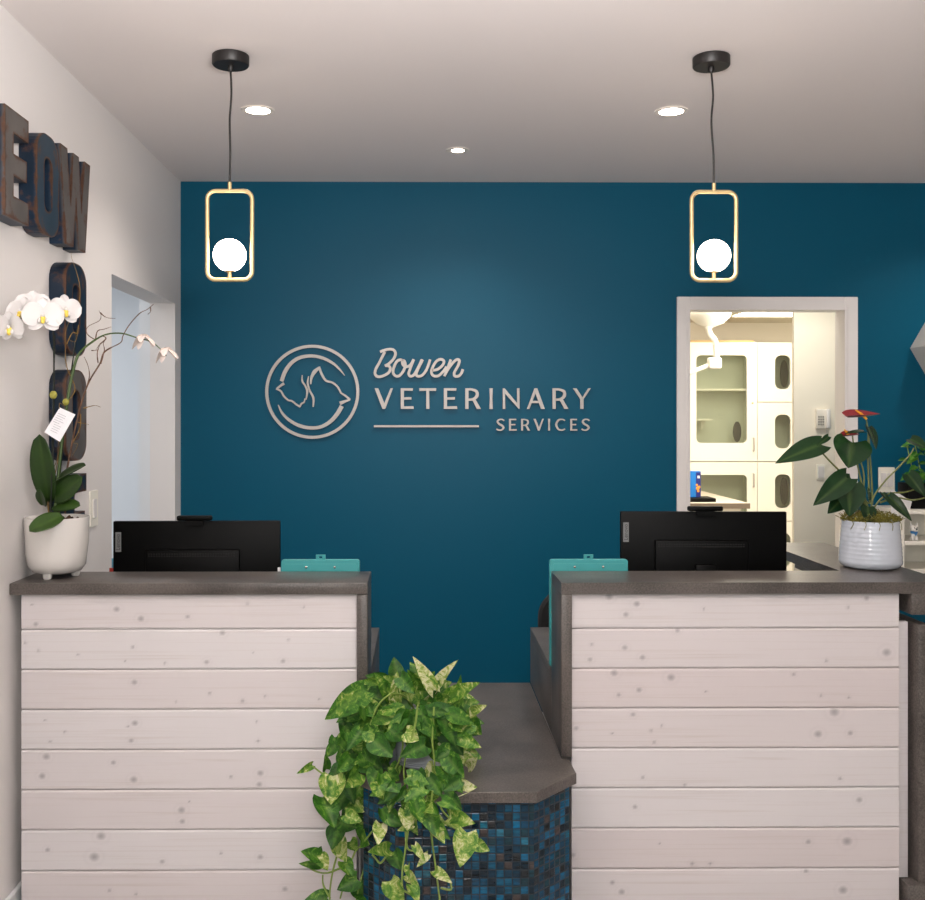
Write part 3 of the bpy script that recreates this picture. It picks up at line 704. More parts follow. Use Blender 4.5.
def glyph(ch, x0, x1, yt, yb):
    w = x1-x0; h = yb-yt; m = MB(); st = .155*h
    def f(u, v, d): return one(x0+u, yb-v*h, d)
    def pr(poly, lift=0.): m.prism([(u,v) for u,v in poly], f, 0, TH+lift)
    if ch == 'V': pr([(0,1),(st*1.15,1),(w*.53,.27),(w-st*.75,1),(w,1),(w*.58,0),(w*.43,0)])
    elif ch == 'Y': pr([(0,1),(st*1.1,1),(w*.53,.56),(w-st*.75,1),(w,1),(w*.5+st*.5,.47),(w*.5+st*.5,0),(w*.5-st*.5,0),(w*.5-st*.5,.47)])
    elif ch == 'E': pr([(0,0),(w,0),(w*.97,.13),(st,.12),(st,.45),(w*.82,.45),(w*.82,.57),(st,.56),(st,.89),(w*.92,.88),(w*.94,1),(0,1)])
    elif ch == 'T': pr([(w*.5-st*.5,0),(w*.5+st*.5,0),(w*.5+st*.45,.88),(w*.99,.87),(w,1),(0,1),(w*.01,.87),(w*.5-st*.45,.88)])
    elif ch == 'I': pr([(0,0),(w,0),(w*.88,.5),(w,1),(0,1),(w*.12,.5)])
    elif ch == 'N': pr([(0,0),(st*.75,0),(st*.75,.74),(w-st*.2,-.0),(w,0),(w,1),(w-st*.75,1),(w-st*.75,.28),(st*.6,1),(0,1)])
    elif ch == 'A':
        pr([(0,0),(st*.75,0),(w*.50,.80),(w*.56,1),(w*.42,1)]); pr([(w-st*1.2,0),(w,0),(w*.57,1),(w*.43,1),(w*.45,.8)], .0003); pr([(w*.24,.28),(w*.76,.28),(w*.71,.39),(w*.29,.39)], .0006)
    elif ch == 'R':
        pr([(0,0),(st,0),(st,1),(0,1)])
        q = cat_rom([(st*.8,.945,0),(w*.42,.94,0),(w*.72,.84,0),(w*.74,.62,0),(w*.5,.47,0),(st*.8,.45,0)], 6)
        m.strip([(p.x,p.y*h/h) for p in q], [0]*len(q), f, 0, .001) if False else None
        q2 = [(p.x, p.y*h) for p in q]; g = lambda u,v,d: one(x0+u, yb-v, d)
        m.strip(q2, lerp_list([h*.11,h*.11,h*.14,h*.15,h*.12,h*.10], len(q2)), g, 0, TH+.0003)
        pr([(w*.40,.50),(w*.62,.50),(w,0),(w-st*1.25,0)], .0006)
    elif ch in 'SC':
        g = lambda u,v,d: one(x0+u, yb-v, d)
        if ch == 'S': q = cat_rom([(w*.94,h*.84,0),(w*.70,h*.95,0),(w*.36,h*.93,0),(w*.16,h*.76,0),(w*.36,h*.56,0),(w*.70,h*.42,0),(w*.86,h*.24,0),(w*.62,h*.06,0),(w*.28,h*.05,0),(w*.04,h*.14,0)], 6); ws = [h*.12,h*.11,h*.12,h*.16,h*.17,h*.17,h*.16,h*.12,h*.11,h*.12]
        else: q = cat_rom([(w*.97,h*.86,0),(w*.68,h*.955,0),(w*.32,h*.88,0),(w*.1,h*.5,0),(w*.32,h*.12,0),(w*.68,h*.045,0),(w*.97,h*.14,0)], 6); ws = [h*.10,h*.11,h*.14,h*.17,h*.14,h*.11,h*.10]
        m.strip([(p.x,p.y) for p in q], lerp_list(ws, len(q)), g, 0, TH)
    return m
for ch, a, b in (('V',374.7,393),('E',400.8,413.8),('T',419.3,436.2),('E',443.8,457.2),('R',465.2,480.8),('I',489.3,492.6),('N',502.6,519.3),('A',526.8,544.7),('R',552.3,568.2),('Y',572.8,590.6)):
    build('letter', glyph(ch,a,b,388.3,408.9), M_sign, sg, smooth=False)
for ch, a, b in (('S',496,504.6),('E',509,516.6),('R',521,530),('V',533.4,543.6),('I',547.9,549.9),('C',555,565.2),('E',570.2,577.2),('S',581.2,589.8)):
    build('letter', glyph(ch,a,b,418.8,430.6), M_sign, sg, smooth=False)

# ------------------------------------------------------------------ rusted tin letters on the left wall
def tin(name, outers, holes, y0, z0, w, h, m_, lab):
    """outline in unit box, u along +y, v up; face stands .05 off the wall, edges tagged for rust"""
    t = thing(name, lab, 'wall letter', (XL, y0+w/2, z0), 'rusted tin letters on the left wall')
    D = .05
    def P3(u, v, d): return (XL+.002+d, y0+u*w, z0+v*h)
    bm = bmesh.new()
    def loop(poly, d): return [bm.verts.new(P3(u,v,d)) for u,v in poly]
    for oi, poly in enumerate(outers):
        hs = [hh for k, hh in holes if k == oi]
        for d in (0, D):
            if hs:
                A = loop(poly, d); B = loop(hs[0], d); n = len(A)
                for i in range(n):
                    j = (i+1)%n; bm.faces.new((A[i],A[j],B[j],B[i]))
            else:
                bm.faces.new(loop(poly, d))
        for pl in [poly]+hs:
            A = loop(pl, 0); B = loop(pl, D); n = len(pl)
            for i in range(n): j = (i+1)%n; bm.faces.new((A[i],A[j],B[j],B[i]))
    bmesh.ops.remove_doubles(bm, verts=bm.verts[:], dist=.00002)
    bmesh.ops.recalc_face_normals(bm, faces=bm.faces[:])
    bmesh.ops.triangulate(bm, faces=[f for f in bm.faces if len(f.verts) > 4])
    for _ in range(4):
        es = [e_ for e_ in bm.edges if e_.calc_length() > .011]
        if not es: break
        bmesh.ops.subdivide_edges(bm, edges=es, cuts=1, use_grid_fill=False)
        bmesh.ops.triangulate(bm, faces=[f for f in bm.faces if len(f.verts) > 3])
    allp = list(outers)+[hh for k, hh in holes]
    def dist(v):
        best = 9
        py = (v.y-y0); pz = (v.z-z0)
        for pl in allp:
            for i in range(len(pl)):
                a = (pl[i][0]*w, pl[i][1]*h); b = (pl[(i+1)%len(pl)][0]*w, pl[(i+1)%len(pl)][1]*h)
                dx, dz = b[0]-a[0], b[1]-a[1]; l2 = dx*dx+dz*dz or 1e-9
                tt = max(0, min(1, ((py-a[0])*dx+(pz-a[1])*dz)/l2)); best = min(best, math.hypot(py-a[0]-tt*dx, pz-a[1]-tt*dz))
        return best
    col = []
    bm.verts.index_update()
    for v in bm.verts:
        df = dist(v.co); dd = (XL+.002+D)-v.co.x
        e_ = max(0, 1-max(0, df if dd < .001 else dd)/.010); col.append((min(1,e_), min(1, dd/.012), 0, 1))
    mb = MB(); mb.bm(bm); mb.col['edge'] = col
    o = build('letter_body', mb, m_, t, smooth=False, fix=False)
    return t
# E
th = .30
Epoly = [(0,0),(1,0),(1,.21),(.36,.21),(.36,.40),(.92,.40),(.92,.60),(.36,.60),(.36,.79),(1,.79),(1,1),(0,1)]
tin('tin_letter', [Epoly], [], 2.59, 2.047, .157, .287, M_rustg, 'rusted tin letter E on the left wall, cut by the photo edge')
def O_(r=.34, rh=.13):
    def rr(x0,x1,z0,z1,rx,rz,k=7):
        pts = []
        for cx,cz,a0 in ((x1-rx,z1-rz,0),(x0+rx,z1-rz,90),(x0+rx,z0+rz,180),(x1-rx,z0+rz,270)):
            for i in range(k+1):
                a = math.radians(a0+90*i/k); pts.append((cx+rx*math.cos(a), cz+rz*math.sin(a)))
        return pts
    return rr(0,1,0,1,.40,.20), rr(.33,.68,.24,.77,.15,.09)
oo, oh = O_()
tin('tin_letter', [oo], [(0,oh)], 2.805, 2.047, .172, .289, M_rustb, 'rusted blue tin letter O on the left wall between the letters E and W')
Wp = [(0,1),(.22,1),(.33,.42),(.41,1),(.60,1),(.69,.42),(.80,1),(1,1),(.83,0),(.60,0),(.51,.52),(.42,0),(.18,0)]
tin('tin_letter', [Wp], [], 2.988, 2.05, .268, .291, M_rustg, 'rusted tin letter W at the right end of the top word on the left wall')
tin('tin_letter', [oo], [(0,oh)], 3.032, 1.716, .188, .287, M_rustd, 'dark blue tin letter O directly below the letter W on the left wall')
tin('tin_letter', [oo], [(0,oh)], 3.032, 1.389, .188, .283, M_rustg, 'rusted tin letter O behind the white plant tag, lower O on the left wall')
Fp = [(0,0),(.42,0),(.42,.40),(.92,.40),(.92,.58),(.42,.58),(.42,.80),(1,.80),(1,1),(0,1)]
tin('tin_letter', [Fp], [], 3.032, 1.062, .188, .283, M_rustd, 'dark tin letter F at the bottom of the left wall, half behind orchid leaves')

# light switches
def switch(name, lab, c, wid, hgt, axis, n=1):
    t = thing(name, lab, 'light switch', c)
    def fn(u, v, d): return (c[0]+d, c[1]+u, c[2]+v) if axis == 'x' else (c[0]+u, c[1]-d, c[2]+v)
    m = MB(); m.prism(rrect(-wid/2,wid/2,-hgt/2,hgt/2,.004), fn, .0005, .006); build('cover_plate', m, M_white, t, smooth=False)
    for k in range(n):
        cx = (k-(n-1)/2)*.030
        m = MB(); m.prism(rrect(cx-.012 if n > 1 else cx-.016, cx+.012 if n > 1 else cx+.016,-.032,.032,.002), fn, .0062, .010); build('rocker', m, M_trim, t, smooth=False)
    return t
switch('light_switch', 'white dimmer switch on the left wall beside the orchid pot', (XL,3.44,1.212), .078, .122, 'x')
switch('light_switch', 'white double switch plate on the teal wall behind the anthurium', ((888-VX)/SG, YB, H-(480-VY)/SG), .076, .118, 'y', 2)

# ------------------------------------------------------------------ leaves
def leaf(mb, base, tip, width, nrm, droop=.15, fold=.25, tint=.3, heart=.18, nu=9, nv=3, wave=.0):
    """heart or strap shaped blade from base to tip, with colour attribute"""
    base, tip = Vector(base), Vector(tip); ax = tip-base; L = ax.length; ax.normalize()
    nrm = Vector(nrm); nrm = (nrm-ax*nrm.dot(ax)); 
    if nrm.length < 1e-4: nrm = ax.orthogonal()
    nrm.normalize(); sd = ax.cross(nrm); o = len(mb.v); col = mb.col.setdefault('tint', [])
    ph = random.random()*6
    for i in range(nu+1):
        u = i/nu
        if heart > 0:
            wv = width/2*(math.sin(PI*min(1,(u*.93+.07))**.62)**.85 if u < 1 else 0)*(1-.12*u)
        else:
            wv = width/2*math.sin(PI*(u*.9+.07))**.6 if u < 1 else 0
        for k in range(-nv, nv+1):
            q = k/nv; back = heart*L*(1-u)**3*abs(q)**1.3
            along = u*L - back
            lift = -fold*wv*abs(q)**1.4*-1 - droop*L*(u*u) + wave*L*math.sin(u*9+ph)*abs(q)
            mb.v.append(base+ax*along+sd*(q*wv)+nrm*(lift))
            mid = max(0, 1-abs(q)*nv*1.0) if k == 0 else 0
            col.append((max(0,min(1,tint)), mid*.8, 0, 1))
    W = 2*nv+1
    for i in range(nu):
        for k in range(W-1):
            a = o+i*W+k; mb.f.append((a,a+1,a+W+1,a+W))

# ------------------------------------------------------------------ pothos
pt = thing('potted_pothos', 'trailing variegated pothos in a white pot on the low counter', 'potted plant', (-.0,2.70,HLOW))
m = MB(); m.lathe([(0,.003),(.060,.003),(.064,.006),(.066,.010),(.0645,.013),(.067,.016),(.0655,.019),(.068,.022),(.0665,.026),(.073,.06),(.079,.12),(.080,.128),(.076,.130),(.072,.124),(.066,.10),(0,.098)], (0,2.70,HLOW)); build('pot', m, M_ceramb, pt)
m = MB(); m.lathe([(0,.108),(.045,.112),(.070,.1075)], (0,2.70,HLOW), 24); build('soil', m, M_soil, pt)
fo = MB()
def zl(x, y): return (290+x/2.984, 640+y/2.984)
def depth_s(px, py):
    if py < 735: s = 372
    elif py < 790: s = 392
    else: s = 410
    if px < 372: s = min(s, 385) if py < 800 else 384
    return s
ZL = [ # base, tip, width px(zoomed), tint
 ((222,150),(103,238),62,.5),((262,168),(138,245),58,.38),((315,190),(318,95),32,.62),((300,170),(258,100),34,.3),((405,165),(350,88),44,.42),((428,150),(372,50),34,.8),((428,150),(490,60),30,.85),
 ((455,190),(322,158),44,.75),((500,180),(510,102),18,.4),((478,168),(563,127),36,.45),((478,155),(550,172),24,.7),((448,205),(548,248),58,.22),((535,222),(584,194),26,.85),((525,235),(572,285),46,.6),
 ((462,265),(517,347),52,.18),((500,258),(545,292),26,.95),((500,290),(572,322),34,.5),((385,250),(392,312),46,.75),((420,215),(362,245),40,.7),((402,315),(328,348),48,.2),((450,335),(553,352),56,.68),
 ((470,350),(520,412),48,.3),((455,375),(516,458),52,.18),((470,445),(557,438),50,.66),((430,380),(398,425),40,.62),((428,415),(350,470),46,.2),((452,480),(502,505),30,.3),
 ((160,235),(158,300),22,.15),((212,270),(168,330),34,.35),((212,345),(275,388),60,.25),((250,300),(306,348),50,.28),((262,420),(302,482),52,.5),((128,405),(122,490),62,.62),((98,468),(135,558),60,.2),
 ((175,480),(228,512),34,.55),((66,372),(26,396),18,.75),((108,385),(106,342),26,.25),((240,480),(238,535),32,.5),((146,565),(122,622),50,.3),((148,600),(166,660),44,.66),((270,548),(262,612),34,.72),
 ((296,625),(232,632),34,.75),((88,645),(34,628),34,.35),((84,662),(92,615),36,.2),((92,640),(112,688),34,.65),((92,668),(30,668),22,.4),((160,660),(188,706),34,.5),((200,712),(140,745),44,.3),
 ((205,735),(250,790),52,.25),((112,770),(25,792),44,.35),((300,718),(338,790),52,.72),((308,632),(330,686),42,.2),((345,508),(352,568),40,.75),((372,478),(392,545),40,.3),((412,500),(440,590),48,.35),
 ((428,556),(462,606),30,.85),((475,530),(548,545),44,.6),((528,575),(508,678),58,.62),((553,608),(596,630),30,.6),((432,688),(482,722),26,.85),((372,612),(404,662),20,.7),((412,640),(378,678),18,.75),
 ((352,672),(350,705),18,.65),((350,700),(382,728),26,.6),((360,730),(384,785),30,.55),((300,520),(316,560),36,.4),((288,175),(300,240),44,.6),((350,200),(300,260),52,.5),((250,185),(215,240),44,.3),
 ((330,250),(262,250),50,.7),((300,270),(340,300),44,.25),((345,275),(385,300),40,.65),((215,210),(170,235),34,.4),((390,470),(360,500),30,.5),((230,240),(180,300),50,.4),((240,350),(190,370),44,.3),((180,350),(140,395),40,.35),((205,395),(165,440),46,.4),((290,395),(330,420),30,.2),((220,430),(190,470),40,.55),((260,390),(240,440),40,.25),((440,130),(400,160),40,.3),((360,120),(400,190),44,.45),((330,110),(370,160),38,.35),((480,200),(430,230),44,.6),((520,190),(480,230),40,.55),((540,250),(500,290),36,.62),((480,330),(430,360),44,.3),((530,380),(560,350),26,.8),((400,500),(440,520),30,.4),((150,545),(200,560),36,.3),((165,520),(215,540),34,.6),((180,600),(200,630),30,.4),((230,580),(210,620),34,.35),((410,180),(430,240),40,.2),((235,270),(270,310),44,.45)]
for b0, t0, w0, tint in ZL:
    bx, by = zl(*b0); tx, ty = zl(*t0); s = depth_s((bx+tx)/2, (by+ty)/2)+random.uniform(-4,8)
    b3 = P(bx, by, s); t3 = P(tx, ty, s+random.uniform(0,9))
    nr = Vector((random.uniform(-.5,.5), -1, random.uniform(.1,.9)))
    leaf(fo, b3, t3, w0/2.984/s*1.36, nr, random.uniform(.0,.2), random.uniform(.15,.5), tint+random.uniform(-.12,.12), .14, 10, 3, .01)
rnd = random.Random(3)
cnt = 0
while cnt < 180:                                    # inner crown around the pot
    x = rnd.gauss(350,95); y = rnd.gauss(250,85)
    if ((x-350)/175)**2+((y-255)/150)**2 > 1: continue
    if 295 < x < 480 and 255 < y < 400 and rnd.random() > .05: continue       # the pot shows here
    cnt += 1
    px, py = zl(x, y); s = (388+rnd.uniform(-2,7) if 290 < x < 490 and y > 205 else 368+rnd.uniform(-10,8)) if px > 375 or py < 690 else 373+rnd.uniform(-3,6)
    b3 = P(px, py, s); a = math.atan2(y-200, x-370)+rnd.uniform(-.8,.8); l = rnd.uniform(.045,.075)
    t3 = b3+Vector((math.cos(a)*l, rnd.uniform(-.02,.02), -math.sin(a)*l*.9-.01))
    if t3.y > 2.73 and (t3.x < XI0+.01): t3.y = 2.72
    leaf(fo, b3, t3, l*rnd.uniform(.6,.8), (rnd.uniform(-.6,.6),-1,rnd.uniform(0,1)), .15, .3, rnd.uniform(.1,.6), .14, 8, 2)
cnt = 0
while cnt < 70:                                    # drape on the left side
    x = rnd.gauss(220,55); y = rnd.gauss(400,95)
    if x < 110 or x > 330 or y > 610: continue
    if 318 < x and y < 400: continue
    cnt += 1
    px, py = zl(x, y); s = 378+rnd.uniform(-3,5)
    b3 = P(px, py, s); l = rnd.uniform(.04,.065); a = rnd.uniform(.5,2.6)
    t3 = b3+Vector((math.cos(a)*l, rnd.uniform(-.02,.0), -math.sin(a)*l))
    leaf(fo, b3, t3, l*rnd.uniform(.6,.8), (rnd.uniform(-.6,.6),-1,rnd.uniform(0,.8)), .15, .3, rnd.uniform(.05,.5), .14, 8, 2)
cnt = 0
while cnt < 34:                                    # hanging in front of the mosaic
    x = rnd.uniform(250,520); y = rnd.gauss(440,60)
    if y > 560 or y < 385: continue
    cnt += 1
    px, py = zl(x, y); s = 408+rnd.uniform(-3,6)
    b3 = P(px, py, s); l = rnd.uniform(.035,.06); a = rnd.uniform(.2,2.9)
    t3 = b3+Vector((math.cos(a)*l, rnd.uniform(-.03,.0), -math.sin(a)*l))
    leaf(fo, b3, t3, l*rnd.uniform(.6,.8), (rnd.uniform(-.6,.6),-1,rnd.uniform(0,.8)), .15, .3, rnd.uniform(.1,.75), .14, 8, 2)
build('foliage', fo, M_pothos, pt, fix=False, angle=80)
st = MB()
top = Vector((0,2.70,HLOW+.11))
for line, s in (([(430,200),(425,300),(432,380),(425,450)],395),([(425,450),(418,520),(424,600),(432,660),(450,800)],412),([(350,470),(352,560),(345,620),(335,690),(335,745)],412),([(290,488),(262,545),(230,590),(195,630)],388),
                ([(250,400),(252,480),(250,560),(232,640),(205,740),(195,800)],384),([(150,560),(146,620),(130,680),(120,740),(118,810)],384),([(150,640),(180,660),(120,692),(80,690),(50,672)],384),([(135,420),(100,400),(66,374)],384),
                ([(330,240),(335,330),(300,420),(290,490)],392),([(335,745),(365,760),(375,750)],412),([(120,770),(100,730),(98,700)],384),([(450,740),(480,745),(478,720)],412),([(300,160),(260,200),(230,300),(245,400)],380),([(290,640),(270,665),(255,650),(245,640)],408),
                ([(345,570),(350,620),(370,630)],412),([(455,540),(490,560),(525,578)],414),([(460,470),(450,500),(475,532)],412),([(380,200),(372,260),(340,380),(352,480)],400),([(195,630),(175,680),(150,770)],384)):
    pts = [P(*zl(*q), s) for q in line]; st.tube(cat_rom(pts, 5), [.0026,.0022], 6)
for q in ((430,200),(330,240),(300,160),(380,200)):
    a = P(*zl(*q), 385); st.tube(cat_rom([top, (top+a)/2+Vector((0,0,.03)), a],5), .0025, 6)
build('vines', st, M_pstem, pt)

# ------------------------------------------------------------------ orchid
ox, oy = -1.038, 2.86
orc = thing('potted_orchid', 'white orchid with curly twigs in a footed white pot on the left ledge', 'potted plant', (ox,oy,HC))
m = MB(); m.lathe([(0,.012),(.045,.012),(.066,.018),(.078,.034),(.083,.06),(.085,.10),(.088,.168),(.0875,.171),(.084,.171),(.082,.165),(.079,.145),(0,.14)], (ox,oy,HC), 48, .03); pot = build('pot', m, M_ceram, orc)
for a in (-100, 20, 140):
    ca, sa = math.cos(math.radians(a)), math.sin(math.radians(a))
    m = MB(); m.lathe([(0,.0005),(.010,.0005),(.013,.006),(.014,.022),(.0,.024)], (ox+.050*ca,oy+.050*sa,HC), 16); build('foot', m, M_ceram, orc)
m = MB(); m.lathe([(0,.163),(.05,.160),(.0805,.150)], (ox,oy,HC), 24)
for k in range(40):
    a = random.random()*6.28; r = random.random()*.07; p = Vector((ox+r*math.cos(a), oy+r*math.sin(a), HC+.158)); d = Vector((random.uniform(-1,1),random.uniform(-1,1),random.uniform(-.2,.5))).normalized()*.014
    m.tube([p-d,p+d], [.003,.005], 5)
build('bark_mulch', m, M_soil, orc)
def z4(x, y): return (20+x/4.74, 400+y/4.74)
SO = 352
for b0, t0, w0, nr, ti in (((142,480),(88,168),92,(-.1,-1,.1),.35),((165,385),(306,298),70,(.2,-.6,.9),.3),((168,470),(290,366),84,(0,-1,.3),.55),((160,505),(282,492),58,(0,-.8,.7),.6),((205,545),(52,612),72,(0,-.9,.6),.7),((118,500),(96,428),44,(-.2,-1,0),.35)):
    m = MB(); q0 = z4(*b0); q1 = z4(*t0); s1 = SO+6 if t0[1] < 600 else 372
    s0 = SO if t0[1] < 600 else 362
    leaf(m, P(*q0, s0), P(*q1, s1), w0/4.74/SO*1.28, nr, .06, .22, ti, 0, 14, 4)
    build('leaf', m, M_oleaf, orc, fix=False, angle=80).modifiers.new('s','SOLIDIFY').thickness = .002
crown = P(55, 512, SO)
def z3(x, y): return (x/4.868, 285+y/4.868)
m = MB(); m.tube(cat_rom([P(52,514,SO), P(54,470,SO), P(55,400,SO+2), P(55,345,SO+8), P(53,326,SO+16), P(46,314,SO+26), P(34,312,SO+32), P(18,322,SO+36)], 6), [.0028,.0024,.0022,.0018], 8); build('flower_stem', m, M_dstem, orc)
m = MB(); m.tube(cat_rom([P(56,514,SO), P(62,450,SO), P(68,405,SO), P(74,372,SO), P(80,354,SO), P(92,343,SO), P(106,335,SO), P(122,333.5,SO), P(138,338,SO), P(152,342,SO), P(162,350,SO), P(167,356,SO)], 6), [.0042,.0044,.0042,.003,.0022,.002,.0018,.0014], 8); build('flower_stem', m, M_stem, orc)
m = MB(); m.tube([P(58,512,SO-3), P(66,420,SO-3), P(78,330,SO-3)], .0022, 6); m.tube([P(52,512,SO+3), P(56,335,SO+3)], .002, 6); build('support_stake', m, M_dstem, orc)
def twig(name, lines, mt, r, s):
    for ln in lines:
        m = MB(); m.tube(cat_rom([P(*q, s+dz) for q, dz in ln], 6), [r, r*.8, r*.5, r*.35], 6); build(name, m, mt, orc)
def L3(pts, d=0): return [(z3(*p), d) for p in pts]
SW = 338
twig('curly_twig', [[((60,512),0),((68,470),0),((78,420),0)]+L3([(430,490),(490,385),(515,325),(590,282),(602,250),(630,200),(680,142),(720,120),(750,95)])], M_twig, .003, SW)
twig('curly_twig', [L3([(430,490),(440,440),(432,390),(414,350)]), L3([(482,380),(478,330),(490,290),(470,320)]), L3([(495,385),(512,320),(508,285),(522,262)]), L3([(490,290),(520,262),(500,250),(470,266),(430,240),(432,205),(486,176),(496,150),(486,126)]), L3([(492,135),(510,152),(532,162),(566,164)]), L3([(470,262),(480,225),(512,216),(545,205)]), L3([(735,108),(736,130),(722,145)]), L3([(450,320),(480,318)])], M_twig, .0019, SW)
def L8(pts, d=0): return [((40+x/3.6, 250+y/3.6), d) for x, y in pts]
twig('brown_vine', [[((50,514),0),((48,490),0),((56,475),0),((62,440),0)]+L8([(100,560),(130,500),(100,420),(95,340),(100,280),(140,200),(148,140),(135,80),(118,30),(116,12)])], M_vine, .0016, 350)
twig('brown_vine', [L8([(100,340),(120,300),(138,300),(142,270),(132,330),(105,320)]), [((50,512),0),((50,480),0),((58,460),0),((60,440),0),((66,430),0)], L8([(160,570),(200,560),(222,566)]), L8([(140,620),(180,628)]), L8([(150,590),(148,640),(125,690),(140,700),(120,740)])], M_vine, .0015, 351)
m = MB(); m.ball(P(54.5,395,SO+3), .011, 2, (1,.8,1.1)); m.ball(P(67,402,SO+3), .010, 2, (1,.8,1)); build('bud', m, M_bud, orc)
def flower(c, nrm, r, name='flower', cup=0., up=(0,0,1), mt=None):
    c = Vector(c); n = Vector(nrm).normalized(); u = Vector(up); u = (u-n*u.dot(n)).normalized(); s = u.cross(n)
    m = MB(); m.col['tint'] = []
    def petal(ang, L, W, zo, cp):
        a = math.radians(ang); d = u*math.cos(a)+s*math.sin(a); q = d.cross(n)
        o = len(m.v); nu, nv = 10, 6
        for i in range(nu+1):
            t = i/nu; wv = W/2*(math.sin(PI*(t*.92+.06))**.55 if t < 1 else .0)
            for k in range(-nv//2, nv//2+1):
                g = k/(nv/2); m.v.append(c+d*(t*L)+q*(g*wv)+n*(zo+cp*L*t*t-.08*L*math.cos(g*1.5)*(1-t)+.05*L*math.sin(t*5+g*2)))
        W_ = nv+1
        for i in range(nu):
            for k in range(nv): a_ = o+i*W_+k; m.f.append((a_,a_+1,a_+W_+1,a_+W_))
    petal(0, r, r*.75, -.002, cup); petal(130, r*.95, r*.7, -.002, cup); petal(-130, r*.95, r*.7, -.002, cup)
    petal(75, r*1.08, r*1.25, .002, cup); petal(-75, r*1.08, r*1.25, .003, cup)
    m.col = {}
    f = build(name, m, mt or M_petal, orc, fix=False, angle=80)
    if not mt:
        m = MB(); m.ball(c+n*.006-u*.004, .006, 2, (1.1,1,1.3)); m.ball(c+n*.009-u*.012, .005, 2, (1,1,1.4)); build('lip', m, M_lip, f)
        m = MB(); m.ball(c+n*.008+u*.003, .005, 2); m.ball(c+n*.007-u*.010+s*.009, .005, 2, (.8,1,1.5)); m.ball(c+n*.007-u*.010-s*.009, .005, 2, (.8,1,1.5)); build('column', m, M_petal, f)
flower(P(44.5,317,388), (.25,-1,-.05), .050)
flower(P(66,311,376), (1.0,-1,.05), .044)
flower(P(12,328,392), (-.35,-1,-.25), .043)
flower(P(23,313,384), (-.3,-1,.25), .045)
flower(P(34,306,380), (.2,-1,.3), .044)
for q, dn in (((144,343),(.15,-.35,-1)),((166.5,356),(.2,-.3,-1))):
    flower(P(q[0],q[1]-7,SO), Vector(dn), .031, 'drooping_flower', 1.15, (0,-1,0), M_petalb)
cd = thing('plant_tag', 'white printed card tag tied to the orchid stem', 'tag', P(62,424,356))
A, B, C_, D_ = [P(40+x/3.6, 250+y/3.6, s) for x, y, s in ((75,567,358),(131,592,362),(75,690,364),(20,656,360))]
m = MB(); n = (B-A).cross(D_-A).normalized()*.0006
m.add([A,B,C_,D_,A+n,B+n,C_+n,D_+n], [(0,1,2,3),(7,6,5,4),(0,4,5,1),(1,5,6,2),(2,6,7,3),(3,7,4,0)]); build('card', m, M_card, cd, smooth=False)
m = MB(); nn = n if n.y < 0 else -n
for i in range(9):
    t = .2+.08*i; w0, w1 = (.12,.62+.2*math.sin(i*3)) if i < 5 else (.25,.7)
    p0 = A+(D_-A)*t; ex = (B-A)
    q = [p0+ex*w0, p0+ex*w1, p0+ex*w1+(D_-A)*.012, p0+ex*w0+(D_-A)*.012]; m.add([v+nn*1.6 for v in q], [(0,1,2,3)])
build('fine_print', m, M_ink, cd, smooth=False, fix=False)
m = MB(); m.tube(cat_rom([A+(C_-A)*.05+nn*2, A+Vector((.0,0,.012)), P(66,406,352), P(70,402,352)],5), .0009, 6); build('tie', m, M_vine, cd)

# ------------------------------------------------------------------ anthurium
ax, ay = 1.362, 3.02
an = thing('potted_anthurium', 'red flowering anthurium in a white glazed pot on the right ledge', 'potted plant', (ax,ay,HC))
ribs = [(0,.002),(.076,.002),(.084,.006),(.089,.014)]+[(.0905-.0090*(k/26)**1.3+.0006*math.sin(k*2.2), .018+.0046*k) for k in range(26)]+[(.083,.141),(.0825,.143),(.079,.143),(.077,.135),(.074,.11),(0,.108)]
m = MB(); m.lathe(ribs, (ax,ay,HC), 48); build('pot', m, M_ceramb, an)
m = MB()
rnd = random.Random(5)
m.lathe([(0,.150),(.04,.148),(.079,.132)], (ax,ay,HC), 24)
for k in range(520):
    a = rnd.random()*6.283; r = .088*math.sqrt(rnd.random()); z = HC+.146+.022*(1-(r/.09)**2)*rnd.random()
    p = Vector((ax+r*math.cos(a), ay+r*math.sin(a), z)); d = Vector((rnd.uniform(-1,1),rnd.uniform(-1,1),rnd.uniform(-.6,.9)))*.011; e2 = Vector((rnd.uniform(-1,1),rnd.uniform(-1,1),rnd.uniform(-.6,.8)))*.011
    m.tube([p, p+d, p+d+e2], .0011, 4, False)
for k in range(5):
    a = math.radians(-150+k*25); p = Vector((ax+.088*math.cos(a), ay+.088*math.sin(a), HC+.148)); m.tube(cat_rom([p, p+Vector((.004,-.004,-.012)), p+Vector((-.004+.006*k*.4,-.003,-.028))],4), .0010, 4)
o_ = build('moss', m, M_moss, an, fix=False, smooth=False); o_['kind'] = 'stuff'
def z5(x, y): return (770+x/5, 400+y/5)
SA = 331
